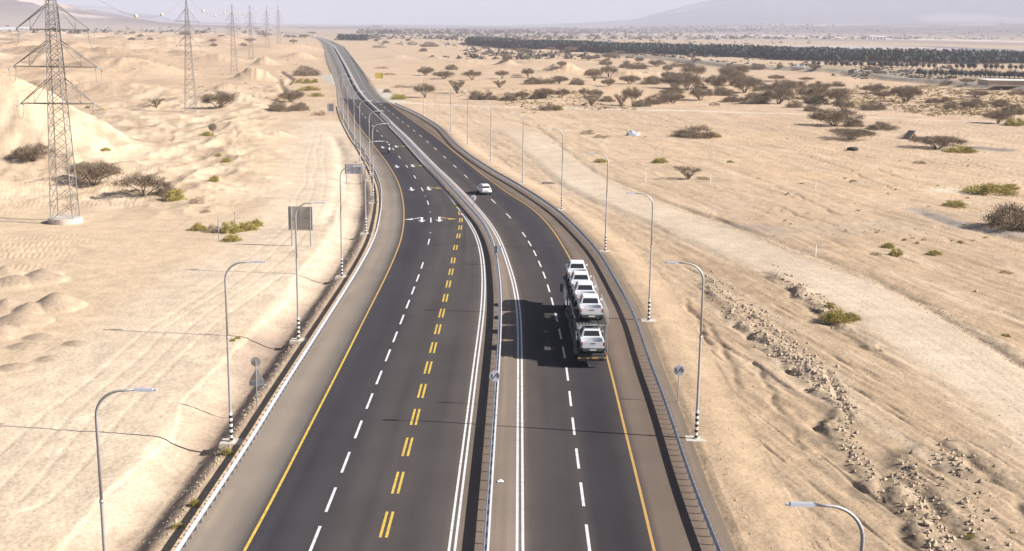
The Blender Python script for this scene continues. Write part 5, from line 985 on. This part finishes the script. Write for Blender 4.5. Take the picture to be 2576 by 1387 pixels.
rock(1899, 800, 28, 'largest boulder in the rubble line, with a dark shaded side', None, 1); rock(1873, 772, 15, 'rounded boulder just above the largest one in the rubble line', None, 2); rock(2146, 1100, 18, 'squarish boulder with a long shadow at the low end of the rubble', None, 3); rock(2455, 734, 11, 'lone white stone on the flat past the dirt track', None, 4); rock(1897, 974, 9, 'small pale stone alone on the verge sand', None, 0)
rock(2330, 1320, 26, 'pale upright slab of rock in the corner rubble', None, 2); rock(2295, 1178, 26, 'brown boulder at the head of the corner rubble', None, 1)
rs = RS(77)
def along_px(L, n, jit, seed):
    rs_ = RS(seed); L = np.array(L, float); S = np.concatenate([[0], np.cumsum(np.hypot(*np.diff(L, axis=0).T))]); out_ = []
    for s in rs_.rand(n) * S[-1]: out_.append((np.interp(s, S, L[:, 0]) + rs_.normal() * jit, np.interp(s, S, L[:, 1]) + rs_.normal() * jit * .7))
    return out_
RUB = [([(1800, 700), (1830, 740), (1862, 786), (1900, 812), (1935, 845), (1970, 880), (2019, 918), (2071, 950), (2105, 995)], 44, 16), ([(2105, 995), (2131, 1015), (2123, 1097), (2143, 1120), (2213, 1225)], 14, 12), ([(2285, 1165), (2290, 1220), (2325, 1290), (2356, 1335), (2385, 1400)], 16, 20), ([(2350, 1135), (2420, 1180), (2440, 1290), (2500, 1370)], 10, 26), ([(1880, 770), (1930, 800), (1985, 860), (2060, 920)], 18, 12), ([(1690, 1140), (1740, 1230), (1790, 1300)], 12, 12), ([(1960, 690), (2010, 730), (2060, 770), (2120, 810)], 16, 14)]
for j, (L, n, jit) in enumerate(RUB):
    where = ['the long rubble line beside the dirt track', 'the tail of the rubble line', 'the corner rubble bank', 'the outer corner rubble', 'the upper fringe of the rubble line', 'the rocky verge below the crossed-out sign', 'the gravel bank'][j]
    for i, (px, py) in enumerate(along_px(L, n, jit, 40 + j)): rock(px, py, rs.uniform(3, 6) + (5 if rs.rand() < .12 else 0), 'sandstone boulder lying in ' + where, 'boulders in ' + where, i)
def rubble():
    Vs, Fs, b = [], [], 0; base = np.array([(1, 0, 0), (-.9, 0, .1), (0, .8, 0), (0, -.9, 0), (0, .1, .75), (0, 0, -.6)]); fc = np.array([(0, 2, 4), (2, 1, 4), (1, 3, 4), (3, 0, 4), (2, 0, 5), (1, 2, 5), (3, 1, 5), (0, 3, 5)])
    pts = []
    for j, (L, n, jit) in enumerate(RUB): pts += [(p, rs.uniform(.06, .26)) for p in along_px(L, int(n * 9), jit * 1.15, 140 + j)]
    pts += [(p, rs.uniform(.03, .10)) for L in ([(1287, 304), (1412, 369), (1525, 447), (1657, 502), (1777, 547), (1912, 597), (2171, 693), (2366, 788), (2575, 923)],) for p in along_px(L, 1400, 7, 160)]
    pts += [(p, rs.uniform(.04, .12)) for p in along_px([(1650, 960), (1700, 1100), (1760, 1250), (1830, 1400)], 1300, 34, 161)]
    pts += [(p, rs.uniform(.04, .11)) for p in along_px([(400, 1400), (520, 1210), (620, 1050), (720, 900), (840, 730), (905, 600)], 900, 10, 162)]
    pts += [((rs.uniform(1550, 2575), rs.uniform(560, 1387)), rs.uniform(.03, .085)) for _ in range(1600)] + [((rs.uniform(0, 560), rs.uniform(560, 1387)), rs.uniform(.02, .07)) for _ in range(900)]
    P = np.array([p for p, s in pts]); S = np.array([s for p, s in pts]); g = np.array([G(*p) for p in P]); t = np.maximum(X(EDGE_L, g[:, 1]) - g[:, 0], g[:, 0] - X(EDGE_R, g[:, 1])); k = t > 1.2; g, S = g[k], S[k]; z = hgt(g[:, 0], g[:, 1])
    n = len(g); a = rs.rand(n) * 6.3; V = base[None] * (S[:, None, None] * rs.uniform(.6, 1.3, (n, 6, 3))); c, s_ = np.cos(a)[:, None], np.sin(a)[:, None]; x = V[:, :, 0] * c - V[:, :, 1] * s_; y = V[:, :, 0] * s_ + V[:, :, 1] * c
    V = np.stack([x + g[:, 0:1], y + g[:, 1:2], V[:, :, 2] + z[:, None] + S[:, None] * .2], -1); Fq = (fc[None] + (np.arange(n) * 6)[:, None, None]).reshape(-1, 3)
    tag(npmesh('rubble', V.reshape(-1, 3), Fq, M['rock']), kind='stuff')
rubble()

# ------------------------------------------------------------------ small things and far buildings
g = T(2144, 379); b = MB(); b.tube([(.75 * math.cos(a), .75 * math.sin(a), .32) for a in np.linspace(0, 2 * math.pi, 25)], .34, 10, 0, False); o = b.build('old_tyre', M['tyre'], None, True); o.location = (g[0], g[1], hz(g[0], g[1])); o.scale = (1.25, 1.25, 1.1); tag(o, 'big discarded black tyre lying flat on the sand', 'tyre')
g = T(1588, 342); r = empty('debris_heap', (g[0], g[1], hz(g[0], g[1])), .2, 'heap of grey-blue canvas and scrap with a white box end', 'debris'); b = MB(); b.loft([(-.7, [(0, 0), (1.3, 0), (.9, .5), (0, .7)]), (0, [(0, 0), (1.6, 0), (1.1, 1.0), (0, 1.5)]), (.8, [(0, 0), (1.2, 0), (.7, .6), (0, .8)])]); b.build('canvas', M['debris'], r); b = MB(); b.box((1.2, -.5, 0), (2.3, .5, .9), 0, (.05, .1)); b.build('box', M['farwhite'], r)
g = T(2290, 350); r = empty('concrete_slabs', (g[0], g[1], hz(g[0], g[1])), .5, 'tilted broken slabs leaning together like a tent on the flat', 'rubble slab'); b = MB(); b.add([(-2, -1.2, 0), (.3, -1.2, 2.2), (.3, 1.2, 2.2), (-2, 1.2, 0), (-2, -1.2, -.25), (.5, -1.2, 2.1), (.5, 1.2, 2.1), (-2, 1.2, -.25)], [(0, 1, 2, 3), (7, 6, 5, 4), (0, 4, 5, 1), (3, 2, 6, 7), (1, 5, 6, 2)]); b.build('slab', M['rockdark'], r); b = MB(); b.add([(.2, -1.1, 1.9), (1.9, -1.1, -.1), (1.9, 1.1, -.1), (.2, 1.1, 1.7), (.1, -1.1, 1.7), (1.7, -1.1, -.2), (1.7, 1.1, -.2), (.1, 1.1, 1.5)], [(0, 1, 2, 3), (7, 6, 5, 4), (0, 4, 5, 1), (3, 2, 6, 7)]); b.build('slab', M['rock'], r)
for px, py, lab in [(1786, 459, 'white marker stake nearest the pale track'), (1775, 460, ''), (1911, 470, ''), (2050, 478, 'white marker stake beyond the fan-shaped bush'), (1623, 458, 'white marker stake closest to the rubble step'), (2050, 645, 'thin marker stake at the edge of the dirt track')]:
    if not lab: continue
    g = T(px, py); b = MB(); b.tube([(0, 0, -.2), (0, 0, 1.3), (.02, 0, 1.5)], [.09, .08, .03], 8); o = b.build('marker_stake', M['white']); o.location = (g[0], g[1], hz(g[0], g[1])); tag(o, lab, 'stake')
for px, py, w, h, lab in [(1658, 402, 18, 28, 'wire tree guard over a small green bush'), (1795, 402, 22, 30, 'wire tree guard with wood posts above the fan-shaped bush'), (1641, 330, 16, 30, 'tall faint wire tree guard beside the dome-shaped thicket')]:
    g = T(px, py); s = zc_of(g) / FPX; w *= s / 2; h *= s; r = empty('tree_guard', (g[0], g[1], hz(g[0], g[1])), .3, lab, 'tree guard')
    for x in (-w, w):
        for y in (-w * .7, w * .7): b = MB(); b.bar((x, y, -.2), (x, y, h), .045); b.build('post', M['wood'], r)
    b = MB()
    for z in np.linspace(.3, h, 7):
        for p, q in (((-w, -w * .7), (w, -w * .7)), ((w, -w * .7), (w, w * .7)), ((w, w * .7), (-w, w * .7)), ((-w, w * .7), (-w, -w * .7))): b.bar((*p, z), (*q, z), .012)
    b.build('wire_mesh', M['grey'], r)
for px, lab in ((550.5, 'slim wired post with stays beside the green clump, nearer the pylon'), (591.5, 'slim wired post with stays beside the green clump, nearer the road')):
    g = T(px, 603 if px < 560 else 580); r = empty('guyed_post', (g[0], g[1], hz(g[0], g[1])), 0, lab, 'post'); h = 60 * zc_of(g) / FPX * (1 if px < 560 else .8); b = MB(); b.tube([(0, 0, -.3), (0, 0, h)], .055, 8); b.build('post', M['galvdull'], r); b = MB(); b.bar((0, 0, h * .6), (-1.05, .8, 0), .025); b.bar((0, 0, h), (-.45, .2, h + .03), .02); b.bar((0, 0, h * .97), (.8, 1.2, 0), .015); b.build('stay', M['grey'], r)
def bld(name, label, cat, px, py, w, d, h, wall, roof, rz=0, over=.15, parts=0, gable=0):
    g = T(px, py); r = empty(name, (g[0], g[1], hz(g[0], g[1]) - .1), rz, label, cat); b = MB(); b.box((-w / 2, 0, 0), (w / 2, d, h)); b.build('wall', M[wall], r); b = MB()
    if gable: b.add([(-w / 2 - over, -over, h + .01), (w / 2 + over, -over, h + .01), (w / 2 + over, d + over, h + .01), (-w / 2 - over, d + over, h + .01), (-w / 2 - over, d / 2, h + gable), (w / 2 + over, d / 2, h + gable)], [(0, 1, 5, 4), (3, 4, 5, 2), (0, 4, 3), (1, 2, 5), (0, 3, 2, 1)])
    else: b.box((-w / 2 - over, -over, h + .01), (w / 2 + over, d + over, h + .2))
    b.build('roof', M[roof], r)
    for k in range(parts): x = -w / 2 + w * (k + .5) / parts; b = MB(); b.box((x - w / parts * .25, -.06, .3), (x + w / parts * .25, -.01, h * .8)); b.build('opening', M['darkmach'], r)
bld('hut', 'small yellow-walled hut with a white roof under a tree by the orchard', 'hut', 2183, 187.6, 4.8, 3.5, 2.0, 'hut', 'roofwhite', .05, .2, 1)
bld('shed', 'long low beige building with a flat white roof past the embankment', 'building', 2562, 218, 28, 16, 2.6, 'wallbeige', 'roofwhite', -.05, .3, 0)
bld('farm_shed', 'long white shed gleaming on the far side of the valley', 'building', 2216, 100.8, 26, 14, 8, 'farwhite', 'farwhite', 0, .5, 3, 2); bld('farm_shed', 'shorter white shed beside the long one across the valley', 'building', 2195, 100.6, 16, 12, 9, 'farwhite', 'farwhite', .1, .5, 2, 2)
bld('far_building', 'pale block-like building alone on the hazy horizon behind the road', 'building', 951, 71, 60, 30, 14, 'farwall', 'farwall', 0, 1, 5)
for i in range(7): bld('greenhouse', 'white tunnel greenhouse in the far row behind the dune', 'greenhouse', 2 + i * 9, 76.3, 22, 30, 4, 'farwhite', 'farwhite', .15, .1, 0, 2.2); COL.objects[-1]; [o for o in COL.objects if o.name.startswith('greenhouse')][-1]['group'] = 'tunnel greenhouses in the far row'
for px, py, L_, lab in ((2248, 187.5, 9, 'dark flatbed farm machine parked beside the yellow hut'), (2218, 187.5, 5, 'dark low cart between the yellow hut and the flatbed machine'), (2283, 186.5, 6, 'dark machine frame at the end of the orchard row')):
    g = T(px, py); r = empty('farm_trailer', (g[0], g[1], hz(g[0], g[1])), .06, lab, 'trailer'); b = MB(); b.box((-L_ / 2, -1.1, .9), (L_ / 2, 1.1, 1.15)); b.bar((-L_ / 2 - 1.4, 0, .6), (-L_ / 2, 0, .95), .08); b.build('bed', M['darkmach'], r); b = MB(); b.box((-L_ * .3, -1, 1.151), (L_ * .45, 1, 1.9), 0, (.3, .1)); b.build('load', M['darkmach'], r)
    for x in (-L_ * .3, L_ * .3): wheel(r, x, -1.15, .45, .45, .25).__class__
for px, py, h, lab in ((1956, 150, 11, 'thin utility pole at the edge of the palm grove'), (1817, 107, 22, 'faint tall pole standing on the plain behind the palm grove'), (1147, 116, 9, 'slim pole in front of the thin end of the grove')):
    g = T(px, py); r = empty('utility_pole', (g[0], g[1], hz(g[0], g[1])), 0, lab, 'utility pole'); b = MB(); b.tube([(0, 0, -.3), (0, 0, h)], [.22, .14], 8); b.build('pole', M['wood'], r); b = MB(); b.bar((-1.1, 0, h - .8), (1.1, 0, h - .8), .1); b.build('crossbar', M['wood'], r)
for px, py, rr, lab in ((1258, 1212, .18, 'crumpled white paper litter on the median shoulder'), ):
    g = G(px, py, .03); b = MB(); b.add([(-.2, -.1, .0), (.15, -.14, .03), (.24, .05, .02), (.02, .12, .14), (-.18, .08, .05)], [(0, 1, 3), (1, 2, 3), (0, 3, 4)]); o = b.build('paper_litter', M['bag']); o.location = tuple(g); tag(o, lab, 'litter')
g = T(1377, 462); b = MB(); b.box((-1.1, -.3, 0), (1.0, .3, .3), 0, (.1, .05)); b.bar((.2, -.3, .2), (1.4, -.9, .15), .12); o = b.build('broken_post', M['rockdark']); o.location = tuple(g); tag(o, 'broken brown post stub lying on the verge between two lamp posts', 'debris')
g = T(1464, 473); b = MB(); b.box((-.8, -.12, 0), (.8, .12, .12)); o = b.build('white_plank', M['white']); o.location = tuple(g); tag(o, 'white plank lying on the graded verge sand', 'plank')

# ------------------------------------------------------------------ the desert haze: one closed box of even air
def haze():
    b = MB(); b.box((-17000, -400, -60), (17000, 23000, 640)); m = bpy.data.materials.new('haze_air'); m.use_nodes = True; n = m.node_tree; n.nodes.clear()
    o = n.nodes.new('ShaderNodeOutputMaterial'); v = n.nodes.new('ShaderNodeVolumePrincipled'); v.inputs['Color'].default_value = (.745, .76, .895, 1); v.inputs['Density'].default_value = 1.15e-4; v.inputs['Anisotropy'].default_value = .0
    n.links.new(v.outputs[0], o.inputs['Volume']); tag(b.build('haze', m), kind='stuff')
haze()
